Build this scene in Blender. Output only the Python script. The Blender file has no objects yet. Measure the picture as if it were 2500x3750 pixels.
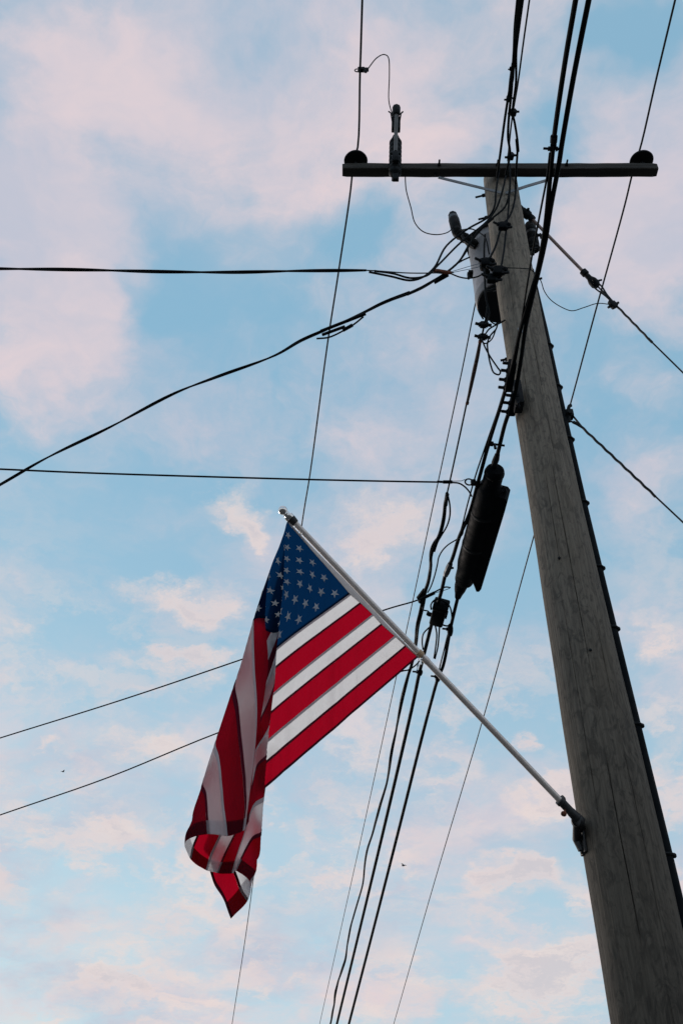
import bpy, bmesh, math, random
import numpy as np
from mathutils import Vector, Matrix, noise

random.seed(7)
scene = bpy.context.scene
col = scene.collection

# ------------------------------------------------------------------ camera
PITCH = math.radians(39.1)
EYE = Vector((0, 0, 1.6))
cam_d = bpy.data.cameras.new('camera')
cam = bpy.data.objects.new('camera', cam_d)
col.objects.link(cam)
cam.location = EYE
cam.rotation_euler = (math.pi / 2 + PITCH, 0, 0)
cam_d.sensor_fit = 'VERTICAL'
cam_d.sensor_height = 36
cam_d.sensor_width = 24
cam_d.lens = 35
cam_d.clip_start = 0.05
cam_d.clip_end = 3000
scene.camera = cam

# survey helpers: the photograph's sight lines, used to find where things stand
FPX = 3750 * 35 / 36
FW = Vector((0, math.cos(PITCH), math.sin(PITCH)))
UP = Vector((0, -math.sin(PITCH), math.cos(PITCH)))


def ray(px, py):
    return Vector((1, 0, 0)) * ((px - 1250) / FPX) + UP * ((1875 - py) / FPX) + FW


def at(px, py, Y):
    d = ray(px, py)
    return EYE + d * (Y / d.y)


def on_slope(pxs, P0, k):
    """points on the sloping plane z = P0.z + k (y - P0.y)"""
    out = []
    for p in pxs:
        d = ray(p[0], p[1])
        t = (P0.z - EYE.z - k * P0.y) / (d.z - k * d.y)
        out.append(EYE + d * t)
    return out


def on_plane(px, py, P, n, off=0.0):
    d = ray(px, py)
    return EYE + d * (((P - EYE).dot(n) + off) / d.dot(n))


def between(pxs, A, B):
    """points in the upright plane through A and B"""
    n = (B - A).cross(Vector((0, 0, 1))).normalized()
    return [on_plane(p[0], p[1], A, n) for p in pxs]


# ------------------------------------------------------------------ world, sun, exposure
SUN_AZ = math.radians(-38)      # measured from +Y towards +X
SUN_EL = math.radians(13)
scene.view_settings.view_transform = 'Standard'
scene.view_settings.look = 'None'
scene.view_settings.exposure = 0.0
scene.view_settings.gamma = 1.0
scene.render.engine = 'CYCLES'

world = bpy.data.worlds.new('World')
scene.world = world
world.use_nodes = True
wt = world.node_tree
wt.nodes.clear()


class NT:
    def __init__(self, tree):
        self.t = tree

    def n(self, typ, **kw):
        nd = self.t.nodes.new(typ)
        for k, v in kw.items():
            setattr(nd, k, v)
        return nd

    def put(self, sock, v):
        if isinstance(v, bpy.types.NodeSocket):
            self.t.links.new(v, sock)
        else:
            sock.default_value = v

    def math(self, op, a, b=0.0, c=0.0, clamp=False):
        nd = self.n('ShaderNodeMath', operation=op, use_clamp=clamp)
        for s, v in zip(nd.inputs, (a, b, c)):
            self.put(s, v)
        return nd.outputs[0]

    def vec(self, op, a, b=(0, 0, 0)):
        nd = self.n('ShaderNodeVectorMath', operation=op)
        self.put(nd.inputs[0], a)
        if op == 'SCALE':
            self.put(nd.inputs['Scale'], b)
        else:
            self.put(nd.inputs[1], b)
        return nd.outputs['Value'] if op in ('LENGTH', 'DOT_PRODUCT') else nd.outputs[0]

    def mapr(self, v, a, b, c=0.0, d=1.0, smooth=True):
        nd = self.n('ShaderNodeMapRange')
        nd.interpolation_type = 'SMOOTHSTEP' if smooth else 'LINEAR'
        self.put(nd.inputs[0], v)
        for i, x in enumerate((a, b, c, d)):
            nd.inputs[i + 1].default_value = x
        return nd.outputs[0]

    def noise(self, vec, scale, detail=4, rough=.55, out='Fac', dist=0.0, dims='3D'):
        nd = self.n('ShaderNodeTexNoise', noise_dimensions=dims)
        self.put(nd.inputs['Vector'], vec)
        nd.inputs['Scale'].default_value = scale
        nd.inputs['Detail'].default_value = detail
        nd.inputs['Roughness'].default_value = rough
        nd.inputs['Distortion'].default_value = dist
        return nd.outputs[out]

    def mix(self, f, a, b, mode='MIX'):
        nd = self.n('ShaderNodeMix', data_type='RGBA', blend_type=mode)
        self.put(nd.inputs['Factor'], f)
        self.put(nd.inputs[6], a)
        self.put(nd.inputs[7], b)
        return nd.outputs[2]


w = NT(wt)
tc = w.n('ShaderNodeTexCoord').outputs['Generated']
sky = w.n('ShaderNodeTexSky', sky_type='NISHITA')
sky.sun_disc = False
sky.sun_elevation = SUN_EL
sky.sun_rotation = SUN_AZ
sky.altitude = 50
sky.air_density = 1.0
sky.dust_density = 0.6
sky.ozone_density = 2.0
sep = w.n('ShaderNodeSeparateXYZ')
wt.links.new(tc, sep.inputs[0])
HZ = 0.25
zc = w.math('ADD', w.math('MAXIMUM', sep.outputs[2], 0.0), HZ)
comb = w.n('ShaderNodeCombineXYZ')
wt.links.new(w.math('DIVIDE', sep.outputs[0], zc), comb.inputs[0])
wt.links.new(w.math('DIVIDE', sep.outputs[1], zc), comb.inputs[1])
q = comb.outputs[0]                                    # a flat cloud sheet seen in perspective


def qof(x, y):
    d = ray(x * 1.5944, y * 1.5944).normalized()
    return Vector((d.x / (d.z + HZ), d.y / (d.z + HZ), 0))


warp_a = w.vec('SCALE', w.vec('SUBTRACT', w.noise(q, 2.6, 5, .6, 'Color'), (.5, .5, .5)), .34)
warp_b = w.vec('SCALE', w.vec('SUBTRACT', w.noise(q, 8.0, 8, .66, 'Color'), (.5, .5, .5)), .19)
q_soft = w.vec('ADD', q, warp_a)
q_puff = w.vec('ADD', w.vec('ADD', q, w.vec('SCALE', warp_a, .25)), warp_b)


def blobs(lst, coord):
    tot = None
    for (x, y, rx, ry, wgt) in lst:
        c = qof(x, y)
        sx = 1 / abs(qof(x + rx, y).x - c.x)
        sy = 1 / abs(qof(x, y + ry).y - c.y)
        dv = w.vec('MULTIPLY', w.vec('SUBTRACT', coord, tuple(c)), (sx, sy, 0))
        m = w.mapr(w.vec('LENGTH', dv), 0.0, 1.35, wgt, 0.0)
        tot = m if tot is None else w.math('ADD', tot, m)
    return tot


veil = [(250, 130, 330, 210, .80), (640, 230, 330, 170, .60), (90, 520, 200, 260, .95), (120, 800, 210, 200, .62),
        (420, 430, 240, 130, .40), (700, 470, 190, 110, .42), (1010, 330, 170, 190, .38), (1500, 420, 150, 260, .62),
        (1380, 620, 210, 150, .45), (850, 60, 260, 120, .35), (1010, 750, 150, 90, .22), (560, 620, 150, 80, .22),
        (1490, 880, 140, 70, .22), (1460, 1130, 130, 120, .38), (480, 950, 260, 80, .22), (1400, 1420, 150, 120, .30)]
clear = [(1330, 270, 120, 130, .60), (1490, 20, 150, 110, .75), (300, 700, 120, 90, .42), (870, 570, 170, 110, .42),
         (560, 430, 60, 50, .30), (700, 830, 280, 170, .18), (1180, 420, 110, 120, .30), (1530, 830, 120, 90, .35), (450, 1080, 320, 60, .28),
         (330, 1250, 250, 70, .18), (600, 760, 300, 60, .2), (1250, 80, 90, 70, .2)]
puffs = [(520, 1150, 140, 95, .62), (570, 1210, 80, 50, .45), (890, 1170, 150, 80, .65), (850, 1270, 130, 80, .62), (420, 1365, 190, 60, .72), (490, 1410, 80, 40, .5),
         (420, 1510, 210, 52, .80), (300, 1590, 90, 26, .45), (420, 1570, 110, 34, .45), (110, 1715, 50, 16, .6), (340, 1710, 140, 80, .68), (270, 1910, 100, 48, .8),
         (450, 1960, 60, 60, .8), (480, 2070, 190, 100, .62), (300, 2170, 190, 110, .58), (180, 2260, 160, 60, .45), (560, 2240, 160, 40, .6), (340, 2270, 160, 50, .55),
         (1195, 1700, 50, 34, .8), (1240, 1830, 120, 60, .9), (1290, 1800, 60, 40, .5), (1200, 1985, 130, 44, 1.0), (1150, 2040, 150, 60, .7),
         (690, 1990, 70, 50, .45), (690, 2060, 80, 40, .35), (1010, 2060, 70, 30, .45),
         (1270, 2200, 170, 60, .95), (1220, 2290, 240, 90, .9), (950, 2270, 100, 40, .6), (1500, 1490, 90, 50, .8), (1480, 1420, 90, 50, .5),
         (1090, 1490, 60, 50, .45), (1510, 1800, 90, 120, .6), (60, 1440, 80, 40, .45), (1090, 2160, 90, 22, .4)]

base_n = w.mapr(w.noise(q_soft, 1.9, 9, .64), .36, .66, -.14, .62)
soft = w.math('SUBTRACT', w.math('ADD', base_n, blobs(veil, q_soft)), blobs(clear, q_soft))
soft = w.math('MULTIPLY', soft, w.mapr(w.noise(q_puff, 5.0, 9, .66), .30, .70, .62, 1.28))
soft = w.math('ADD', soft, w.math('ADD', w.mapr(sep.outputs[2], .25, .70, .14, 0.0), w.mapr(sep.outputs[2], .72, .90, 0.0, .20)))
soft = w.mapr(soft, -.12, .90, 0.06, .97)
pf_raw = blobs(puffs, q_puff)
pf_tex = w.math('MULTIPLY', pf_raw, w.mapr(w.noise(q_puff, 15.0, 8, .66), .28, .72, .45, 1.35))
puff = w.mapr(pf_tex, .10, .80, 0.0, 1.0)
# a broken field of small cloudlets that thickens towards the horizon
field = w.math('MULTIPLY', w.mapr(w.noise(q_puff, 7.5, 9, .66), .44, .62), w.mapr(w.noise(q_soft, 2.4, 3, .5), .34, .56))
field = w.math('MULTIPLY', field, w.mapr(sep.outputs[2], .30, .70, .95, 0.0))
puff = w.math('MAXIMUM', puff, field)

# clear air, thin high veil, then the lit puffs; strengths are the sky's own radiance (Background strength 0.1)
elev = sep.outputs[2]
air = w.vec('MULTIPLY', sky.outputs[0], (1.9, 2.35, 2.0))
low = w.mapr(elev, .25, .72, 1.0, 0.0)
air = w.mix(.84, air, w.mix(low, (2.45, 4.85, 6.65, 1), (4.2, 6.0, 7.15, 1)))
veil_col = w.mix(w.mapr(w.noise(q_soft, 3.1, 7, .58), .36, .62), (5.35, 5.55, 6.55, 1), (7.7, 6.45, 6.7, 1))
c1 = w.mix(soft, air, veil_col)
puff_col = w.mix(w.mapr(w.noise(q_puff, 6.0, 4, .5), .3, .7), (7.6, 6.5, 6.5, 1), (8.6, 7.2, 6.7, 1))
puff_col = w.mix(w.mapr(pf_tex, .60, 1.10, 0.0, .8), puff_col, (6.25, 5.75, 6.05, 1))
c2 = w.mix(w.math('MULTIPLY', puff, .82), c1, puff_col)
bg = w.n('ShaderNodeBackground')
wt.links.new(c2, bg.inputs['Color'])
bg.inputs['Strength'].default_value = 0.1
wo = w.n('ShaderNodeOutputWorld')
wt.links.new(bg.outputs[0], wo.inputs['Surface'])

sun_d = bpy.data.lights.new('sun', 'SUN')
sun_d.energy = 1.2
sun_d.angle = math.radians(14)
sun_d.color = (1.0, .86, .78)
sun = bpy.data.objects.new('sun', sun_d)
col.objects.link(sun)
sdir = Vector((math.sin(SUN_AZ) * math.cos(SUN_EL), math.cos(SUN_AZ) * math.cos(SUN_EL), math.sin(SUN_EL)))
sun.rotation_euler = sdir.to_track_quat('Z', 'Y').to_euler()


# ------------------------------------------------------------------ materials
def mat(name, color, rough=.6, metal=0.0, var=.25, scale=8.0, bump=.0, stretch=(1, 1, 1), spec=.5):
    m = bpy.data.materials.new(name)
    m.use_nodes = True
    t = NT(m.node_tree)
    b = m.node_tree.nodes['Principled BSDF']
    co = t.n('ShaderNodeTexCoord').outputs['Object']
    v = t.vec('MULTIPLY', co, stretch)
    nz = t.noise(v, scale, 5, .6)
    lo = tuple(c * (1 - var) for c in color) + (1,)
    hi = tuple(min(1, c * (1 + var)) for c in color) + (1,)
    t.put(b.inputs['Base Color'], t.mix(t.mapr(nz, .3, .7), lo, hi))
    t.put(b.inputs['Roughness'], t.mapr(t.noise(v, scale * 2.3, 4, .6), .3, .7, max(.05, rough - .1), min(1, rough + .1)))
    b.inputs['Metallic'].default_value = metal
    b.inputs['Specular IOR Level'].default_value = spec
    if bump:
        bp = t.n('ShaderNodeBump')
        bp.inputs['Strength'].default_value = bump
        bp.inputs['Distance'].default_value = .004
        t.put(bp.inputs['Height'], nz)
        t.put(b.inputs['Normal'], bp.outputs[0])
    return m


M = {}
M['cable'] = mat('black_cable_jacket', (.004, .007, .009), .65, spec=.09)
M['rubber'] = mat('black_moulded_plastic', (.003, .005, .007), .7, bump=.1, spec=.08)
M['conductor'] = mat('weathered_conductor', (.012, .017, .02), .55, .3, spec=.3)
M['steel'] = mat('galvanised_steel', (.09, .10, .11), .55, .4, bump=.1)
M['dark_steel'] = mat('weathered_dark_steel', (.010, .013, .016), .7, .1, bump=.15, spec=.2)
M['brace'] = mat('galvanised_brace', (.22, .23, .245), .6, .2)
M['fuse'] = mat('grey_fuse_tube', (.12, .12, .12), .6)
M['arm'] = mat('creosoted_crossarm_wood', (.030, .027, .023), .85, 0, .45, 6, .5, (.25, 4, 4))
M['porcelain'] = mat('dark_glazed_porcelain', (.008, .009, .010), .6, spec=.12)
M['poly'] = mat('grey_polymer_insulator', (.007, .010, .012), .7, spec=.2)
M['glass_rod'] = mat('fibreglass_guy_rod', (.30, .22, .20), .5, 0, .2, 20)
M['tank'] = mat('pale_grey_tank_paint', (.27, .27, .285), .5, 0, .2, 6)
M['grip'] = mat('rusty_helical_grip', (.05, .03, .026), .8, 0, .5, 30)
M['rust'] = mat('rust', (.16, .05, .025), .85, 0, .4, 40)
M['alu'] = mat('satin_aluminium_tube', (.70, .63, .59), .40, .4, .08, 30)
M['silver'] = mat('polished_finial', (.75, .74, .73), .12, 1.0, .04, 20)
M['tan_joint'] = mat('tan_swivel_ring', (.40, .28, .17), .6)
M['cast'] = mat('cast_bracket', (.035, .037, .04), .55, .5, .3, 25, .2)
M['ground'] = mat('ground_soil_grass', (.070, .068, .064), .95, 0, .35, 1.2, .4)
M['bird'] = mat('bird_plumage', (.03, .05, .055), .8)
M['blue_wire'] = mat('pale_blue_tie_wire', (.02, .09, .16), .5)


def wood_pole():
    m = bpy.data.materials.new('weathered_pole_wood')
    m.use_nodes = True
    t = NT(m.node_tree)
    b = m.node_tree.nodes['Principled BSDF']
    co = t.n('ShaderNodeTexCoord').outputs['Object']
    grain = t.noise(t.vec('MULTIPLY', co, (1, 1, .035)), 75, 6, .65)
    fig = t.noise(t.vec('MULTIPLY', co, (1, 1, .42)), 19, 6, .66, dist=2.2)
    blot = t.noise(t.vec('MULTIPLY', co, (1, 1, .4)), 3.0, 4, .6)
    c = t.mix(t.mapr(grain, .32, .68), (.094, .083, .069, 1), (.156, .138, .114, 1))
    c = t.mix(t.mapr(fig, .46, .64, 0, .72), c, (.050, .046, .041, 1))
    c = t.mix(t.mapr(blot, .40, .72, 0, .45), c, (.125, .105, .080, 1))
    # shade deepening towards the butt of the pole, painted into the wood colour
    butt_shade = t.mapr(t.math('ADD', t.n('ShaderNodeSeparateXYZ').outputs[2], t.math('MULTIPLY', blot, 1.2)), 2.8, 8.6, .55, 2.25, False)
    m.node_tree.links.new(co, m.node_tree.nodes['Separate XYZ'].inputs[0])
    c = t.vec('SCALE', c, butt_shade)
    t.put(b.inputs['Base Color'], c)
    b.inputs['Roughness'].default_value = .9
    b.inputs['Specular IOR Level'].default_value = .2
    bp = t.n('ShaderNodeBump')
    bp.inputs['Strength'].default_value = .5
    bp.inputs['Distance'].default_value = .006
    t.put(bp.inputs['Height'], t.math('ADD', grain, t.math('MULTIPLY', fig, .5)))
    t.put(b.inputs['Normal'], bp.outputs[0])
    return m


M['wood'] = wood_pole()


def cloth(name, color, trans, tcol=None):
    m = bpy.data.materials.new(name)
    m.use_nodes = True
    t = NT(m.node_tree)
    m.node_tree.nodes.remove(m.node_tree.nodes['Principled BSDF'])
    out = m.node_tree.nodes['Material Output']
    co = t.n('ShaderNodeTexCoord').outputs['Object']
    nz = t.noise(co, 26, 5, .6)
    wr = t.noise(t.vec('MULTIPLY', co, (1.4, 1.4, .5)), 11, 4, .55, dist=.8)
    bp = t.n('ShaderNodeBump')
    bp.inputs['Strength'].default_value = .65
    bp.inputs['Distance'].default_value = .012
    t.put(bp.inputs['Height'], t.math('ADD', wr, t.math('MULTIPLY', nz, .35)))
    v = t.mapr(nz, .25, .75, .93, 1.05)
    c = t.vec('SCALE', t.n('ShaderNodeRGB').outputs[0], v)
    m.node_tree.nodes['RGB'].outputs[0].default_value = color + (1,)
    df = t.n('ShaderNodeBsdfDiffuse')
    tr = t.n('ShaderNodeBsdfTranslucent')
    t.put(df.inputs['Color'], c)
    if tcol is None:
        t.put(tr.inputs['Color'], c)
    else:
        tr.inputs['Color'].default_value = tcol + (1,)
    t.put(df.inputs['Normal'], bp.outputs[0])
    t.put(tr.inputs['Normal'], bp.outputs[0])
    mx = t.n('ShaderNodeMixShader')
    mx.inputs[0].default_value = trans
    t.put(mx.inputs[1], df.outputs[0])
    t.put(mx.inputs[2], tr.outputs[0])
    t.put(out.inputs['Surface'], mx.outputs[0])
    return m


M['f_red'] = cloth('red_flag_nylon', (.085, .018, .034), .76, (.50, .002, .018))
M['f_white'] = cloth('white_flag_nylon', (.58, .56, .58), .78, (.86, .86, .87))
M['f_seam'] = cloth('folded_red_seam', (.12, .014, .03), .45)
M['f_wseam'] = cloth('folded_white_seam', (.50, .42, .44), .25)
M['f_blue'] = cloth('navy_flag_nylon', (.005, .013, .038), .68, (.002, .034, .115))
M['f_star'] = cloth('white_star_embroidery', (.86, .84, .84), .66)
M['f_header'] = cloth('white_canvas_header', (.66, .60, .58), .12)


# ------------------------------------------------------------------ mesh helpers
class G:
    def __init__(self):
        self.v, self.f = [], []

    def add(self, verts, faces):
        o = len(self.v)
        self.v += [tuple(p) for p in verts]
        self.f += [tuple(i + o for i in fc) for fc in faces]
        return self

    def tube(self, pts, r, sides=8, caps=True):
        pts = [Vector(p) for p in pts]
        n = len(pts)
        rs = r if isinstance(r, (list, tuple)) else [r] * n
        tang = []
        for i in range(n):
            a, b = pts[max(0, i - 1)], pts[min(n - 1, i + 1)]
            d = (b - a)
            tang.append(d.normalized() if d.length > 1e-9 else (tang[-1] if tang else Vector((0, 0, 1))))
        nrm = tang[0].orthogonal().normalized()
        verts, faces = [], []
        for i in range(n):
            nrm = (nrm - tang[i] * nrm.dot(tang[i])).normalized()
            bi = tang[i].cross(nrm)
            for k in range(sides):
                a = 2 * math.pi * k / sides
                verts.append(pts[i] + (nrm * math.cos(a) + bi * math.sin(a)) * rs[i])
        for i in range(n - 1):
            for k in range(sides):
                k2 = (k + 1) % sides
                faces.append((i * sides + k, i * sides + k2, (i + 1) * sides + k2, (i + 1) * sides + k))
        if caps:
            faces.append(tuple(reversed(range(sides))))
            faces.append(tuple((n - 1) * sides + k for k in range(sides)))
        return self.add(verts, faces)

    def lathe(self, prof, org, axis, sides=24, ref=None):
        """prof: (radius, height) pairs along the axis"""
        ax = Vector(axis).normalized()
        org = Vector(org)
        u = ax.orthogonal().normalized()
        vv = ax.cross(u)
        verts, faces = [], []
        for (r, h) in prof:
            for k in range(sides):
                a = 2 * math.pi * k / sides
                verts.append(org + ax * h + (u * math.cos(a) + vv * math.sin(a)) * max(r, 1e-4))
        for i in range(len(prof) - 1):
            for k in range(sides):
                k2 = (k + 1) % sides
                faces.append((i * sides + k, i * sides + k2, (i + 1) * sides + k2, (i + 1) * sides + k))
        faces.append(tuple(reversed(range(sides))))
        faces.append(tuple((len(prof) - 1) * sides + k for k in range(sides)))
        return self.add(verts, faces)

    def box(self, c, ex, ey, ez, dx, dy, dz, bev=.0):
        bm = bmesh.new()
        bmesh.ops.create_cube(bm, size=1)
        for v in bm.verts:
            v.co = Vector((v.co.x * dx, v.co.y * dy, v.co.z * dz))
        if bev:
            bmesh.ops.bevel(bm, geom=list(bm.edges), offset=bev, segments=2, affect='EDGES', profile=.5)
        ex, ey, ez, c = Vector(ex), Vector(ey), Vector(ez), Vector(c)
        bm.verts.index_update()
        vs = [c + ex * v.co.x + ey * v.co.y + ez * v.co.z for v in bm.verts]
        fs = [[v.index for v in f.verts] for f in bm.faces]
        bm.free()
        return self.add(vs, fs)

    def ball(self, c, r, axis=(0, 0, 1), squash=1.0, sides=14):
        pr = [(r * math.sin(math.pi * i / 8), -r * squash * math.cos(math.pi * i / 8)) for i in range(9)]
        return self.lathe(pr, c, axis, sides)

    def bolt(self, c, d, L, r):
        """threaded rod end with a square washer and a nut"""
        d = Vector(d).normalized()
        c = Vector(c)
        self.lathe([(r * 2.3, 0), (r * 2.3, L * .10)], c, d, 4)
        self.lathe([(r * 1.7, L * .10), (r * 1.8, L * .18), (r * 1.8, L * .34), (r * 1.6, L * .40)], c, d, 6)
        self.lathe([(r, L * .40), (r, L * .96), (r * .8, L)], c, d, 8)
        return self


def obj(name, g, m, parent=None, smooth=True, angle=40):
    me = bpy.data.meshes.new(name)
    me.from_pydata(g.v, [], g.f)
    me.update()
    me.materials.append(M[m] if isinstance(m, str) else m)
    if smooth:
        me.polygons.foreach_set('use_smooth', [True] * len(me.polygons))
        me.set_sharp_from_angle(angle=math.radians(angle))
    o = bpy.data.objects.new(name, me)
    col.objects.link(o)
    if parent is not None:
        o.parent = parent
        o.matrix_parent_inverse = Matrix.Translation(-parent.location) if parent.type == 'EMPTY' else Matrix.Identity(4)
    return o


def tag(o, label, cat, group=None):
    o['label'] = label
    o['category'] = cat
    if group:
        o['group'] = group
    return o


def thing(name, loc, label, cat, group=None):
    e = bpy.data.objects.new(name, None)
    e.location = loc
    e.empty_display_size = .1
    col.objects.link(e)
    return tag(e, label, cat, group)


def smooth(pts, n=8):
    """centripetal Catmull-Rom, so unequal spans do not overshoot"""
    P = [Vector(p) for p in pts]
    if len(P) < 3:
        return P
    P = [P[0] * 2 - P[1]] + P + [P[-1] * 2 - P[-2]]
    out = []
    for i in range(1, len(P) - 2):
        p0, p1, p2, p3 = P[i - 1:i + 3]
        t0 = 0.0
        t1 = t0 + max((p1 - p0).length, 1e-6) ** .5
        t2 = t1 + max((p2 - p1).length, 1e-6) ** .5
        t3 = t2 + max((p3 - p2).length, 1e-6) ** .5
        for k in range(n):
            t = t1 + (t2 - t1) * k / n
            a1 = p0 * ((t1 - t) / (t1 - t0)) + p1 * ((t - t0) / (t1 - t0))
            a2 = p1 * ((t2 - t) / (t2 - t1)) + p2 * ((t - t1) / (t2 - t1))
            a3 = p2 * ((t3 - t) / (t3 - t2)) + p3 * ((t - t2) / (t3 - t2))
            b1 = a1 * ((t2 - t) / (t2 - t0)) + a2 * ((t - t0) / (t2 - t0))
            b2 = a2 * ((t3 - t) / (t3 - t1)) + a3 * ((t - t1) / (t3 - t1))
            out.append(b1 * ((t2 - t) / (t2 - t1)) + b2 * ((t - t1) / (t2 - t1)))
    out.append(P[-2])
    return out


def extend(pts, start=0.0, end=0.0):
    pts = list(pts)
    if start:
        pts = [pts[0] + (pts[0] - pts[1]).normalized() * start] + pts
    if end:
        pts = pts + [pts[-1] + (pts[-1] - pts[-2]).normalized() * end]
    return pts


def helix(path, rad, pitch, phase):
    """a strand lying round a path"""
    P = [Vector(p) for p in path]
    out, s = [], 0.0
    nrm = (P[1] - P[0]).orthogonal().normalized()
    for i, p in enumerate(P):
        t = (P[min(i + 1, len(P) - 1)] - P[max(i - 1, 0)]).normalized()
        nrm = (nrm - t * nrm.dot(t)).normalized()
        b = t.cross(nrm)
        if i:
            s += (P[i] - P[i - 1]).length
        a = phase + 2 * math.pi * s / pitch
        out.append(p + (nrm * math.cos(a) + b * math.sin(a)) * rad)
    return out


def resample(pts, step):
    out = [pts[0]]
    for a, b in zip(pts[:-1], pts[1:]):
        n = max(1, int((b - a).length / step))
        for k in range(1, n + 1):
            out.append(a.lerp(b, k / n))
    return out


X, Y_, Z = Vector((1, 0, 0)), Vector((0, 1, 0)), Vector((0, 0, 1))

# ------------------------------------------------------------------ ground
g = G()
g.add([(-900, -900, 0), (900, -900, 0), (900, 900, 0), (-900, 900, 0)], [(0, 1, 2, 3)])
gr = obj('ground', g, 'ground', smooth=False)
gr['kind'] = 'structure'

# ------------------------------------------------------------------ utility pole
PX, PY = 1.208, 4.30
PTOP = 1.6 + 6.78


def prad(z):
    return float(np.interp(z - 1.6, [-1.6, 1.62, 3.55, 6.80], [.196, .171, .142, .1235]))


_bow = np.polyfit([0, 2.5, 3.22, 4.2, 5.15, 6.6, 8.4], [.045, .029, .022, -.004, -.018, -.014, 0], 3)


def bow(z):
    return float(np.polyval(_bow, z))


VIEW_A = math.atan2(-PY, -PX)          # bearing of the viewer from the pole
cracks = []
for (a, z0, z1, drift, wd, dep) in [(-.04, 1.0, 4.0, .22, .0024, .010), (.13, 3.7, 5.5, .10, .0022, .008), (-.42, 3.0, 4.6, .10, .0020, .006), (-.2, 4.3, 5.3, .1, .002, .006), (.3, 1.2, 2.6, .1, .002, .007),
                                    (.55, 2.6, 4.4, .06, .0020, .006), (-.30, 5.6, 7.2, .05, .0020, .006), (.35, 5.2, 6.6, .05, .0020, .006),
                                    (2.2, .5, 6, .1, .003, .012), (3.3, 1, 7, -.1, .003, .012), (-2.0, .6, 5, .1, .003, .012)]:
    cracks.append((a, z0, z1, drift, wd, dep))


def pole_mesh():
    NS, NR = 300, 420
    # finer spacing on the side towards the street
    th = []
    for k in range(NS):
        u = k / NS * 2 - 1
        th.append(math.pi * (.42 * u + .58 * u ** 3))
    verts = []
    for j in range(NR + 1):
        z = PTOP * j / NR
        r0 = prad(z)
        for a in th:
            ca, sa = math.cos(a), math.sin(a)
            r = r0 * (1 + .022 * noise.noise((ca * 1.3, sa * 1.3, z * .7)) + .015 * noise.noise((ca * 3, sa * 3, z * 2.3 + 9)))
            r += .0012 * noise.noise((ca * 22, sa * 22, z * .9))
            for (c, z0, z1, dr, wd, dep) in cracks:
                if z0 < z < z1:
                    f = (z - z0) / (z1 - z0)
                    cc = c + dr * (f - .5) + .03 * noise.noise((z * 1.4, c * 9, 0))
                    da = abs(math.atan2(math.sin(a - cc), math.cos(a - cc))) * r0
                    if da < wd:
                        r -= dep * max(0.0, min(1, .75 + 1.6 * noise.noise((z * 2.1, c * 7, 4)))) * min(1, 6 * f * (1 - f) + .2) * (1 - (da / wd) ** 2)
            for (kx, kz, kr) in knots:
                da = math.atan2(math.sin(a - kx), math.cos(a - kx)) * r0
                d2 = (da * da + (z - kz) ** 2 * .5) / (kr * kr)
                if d2 < 4:
                    r += .006 * math.exp(-d2) - .008 * math.exp(-d2 * 9)
            b = a + VIEW_A
            verts.append((PX + bow(z) + r * math.cos(b), PY + r * math.sin(b), z))
    faces = []
    for j in range(NR):
        for k in range(NS):
            k2 = (k + 1) % NS
            faces.append((j * NS + k, j * NS + k2, (j + 1) * NS + k2, (j + 1) * NS + k))
    faces.append(tuple(NR * NS + k for k in range(NS)))
    return verts, faces


knots = [(-.55, 3.62, .035), (.15, 4.35, .022), (-.7, 3.2, .03), (.5, 5.2, .028), (-.3, 5.9, .025), (-.6, 2.75, .04), (.7, 3.4, .03), (.35, 6.6, .03), (-.45, 4.9, .02)]
pole = thing('utility_pole', (PX, PY, 0), 'tall weathered grey wooden utility pole leaning up the right side', 'utility pole')
g = G()
g.add(*pole_mesh())
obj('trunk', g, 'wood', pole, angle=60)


def pole_side(px, py, extra=0.0, side=None):
    """a point on the pole's skin at the height the sight line meets it"""
    d = ray(px, py)
    t = PY / d.y
    z = EYE.z + d.z * t
    return z


# through bolts sticking out of the pole on both sides
right = Vector((.962, -.27, 0))
for (px, py, s, L) in [(1765, 700, -1, .085), (1768, 781, -1, .08), (1760, 1042, -1, .09), (1938, 930, 1, .07), (1976, 1040, 1, .06), (1866, 1300, -1, .05)]:
    z = at(px, py, PY).z
    c = Vector((PX + bow(z), PY, z)) + right * s * (prad(z) - .01)
    obj('through_bolt', G().bolt(c, right * s, L, .008), 'dark_steel', pole)
# small reflective tag and nails on the face of the pole
zt = at(1893, 1208, PY - .13).z
tg = Vector((PX + bow(zt), PY, zt)) + Vector((-.40, -.92, 0)) * (prad(zt) + .004)
obj('pole_tag', G().box(tg, Vector((.92, -.40, 0)), Vector((.40, .92, 0)), Z, .03, .003, .055, .001), 'brace', pole)
for (px, py) in [(2046, 2043), (1990, 1640), (2160, 2380)]:
    zt = at(px, py, PY - .15).z
    P = on_plane(px, py, Vector((PX, PY, 0)) + Vector((-.27, -.962, 0)) * (prad(zt) + .0), Vector((-.27, -.962, 0)))
    obj('nail', G().lathe([(.007, -.02), (.007, .004), (.004, .006)], P, (-.27, -.962, 0), 8), 'dark_steel', pole)

# riser conduit down the right-hand side of the pole
cond = thing('riser_conduit', (PX + .2, PY, 0), 'black cable riser conduit strapped down the right edge of the wooden pole', 'conduit')


def cond_at(z):
    k = float(np.interp(z - 1.6, [1.2, 3.5, 5.0, 5.6], [.030, .026, .018, .004]))
    return Vector((PX + bow(z), PY, z)) + right * (prad(z) + k - .028) + Vector((.27, .962, 0)) * .035


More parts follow.
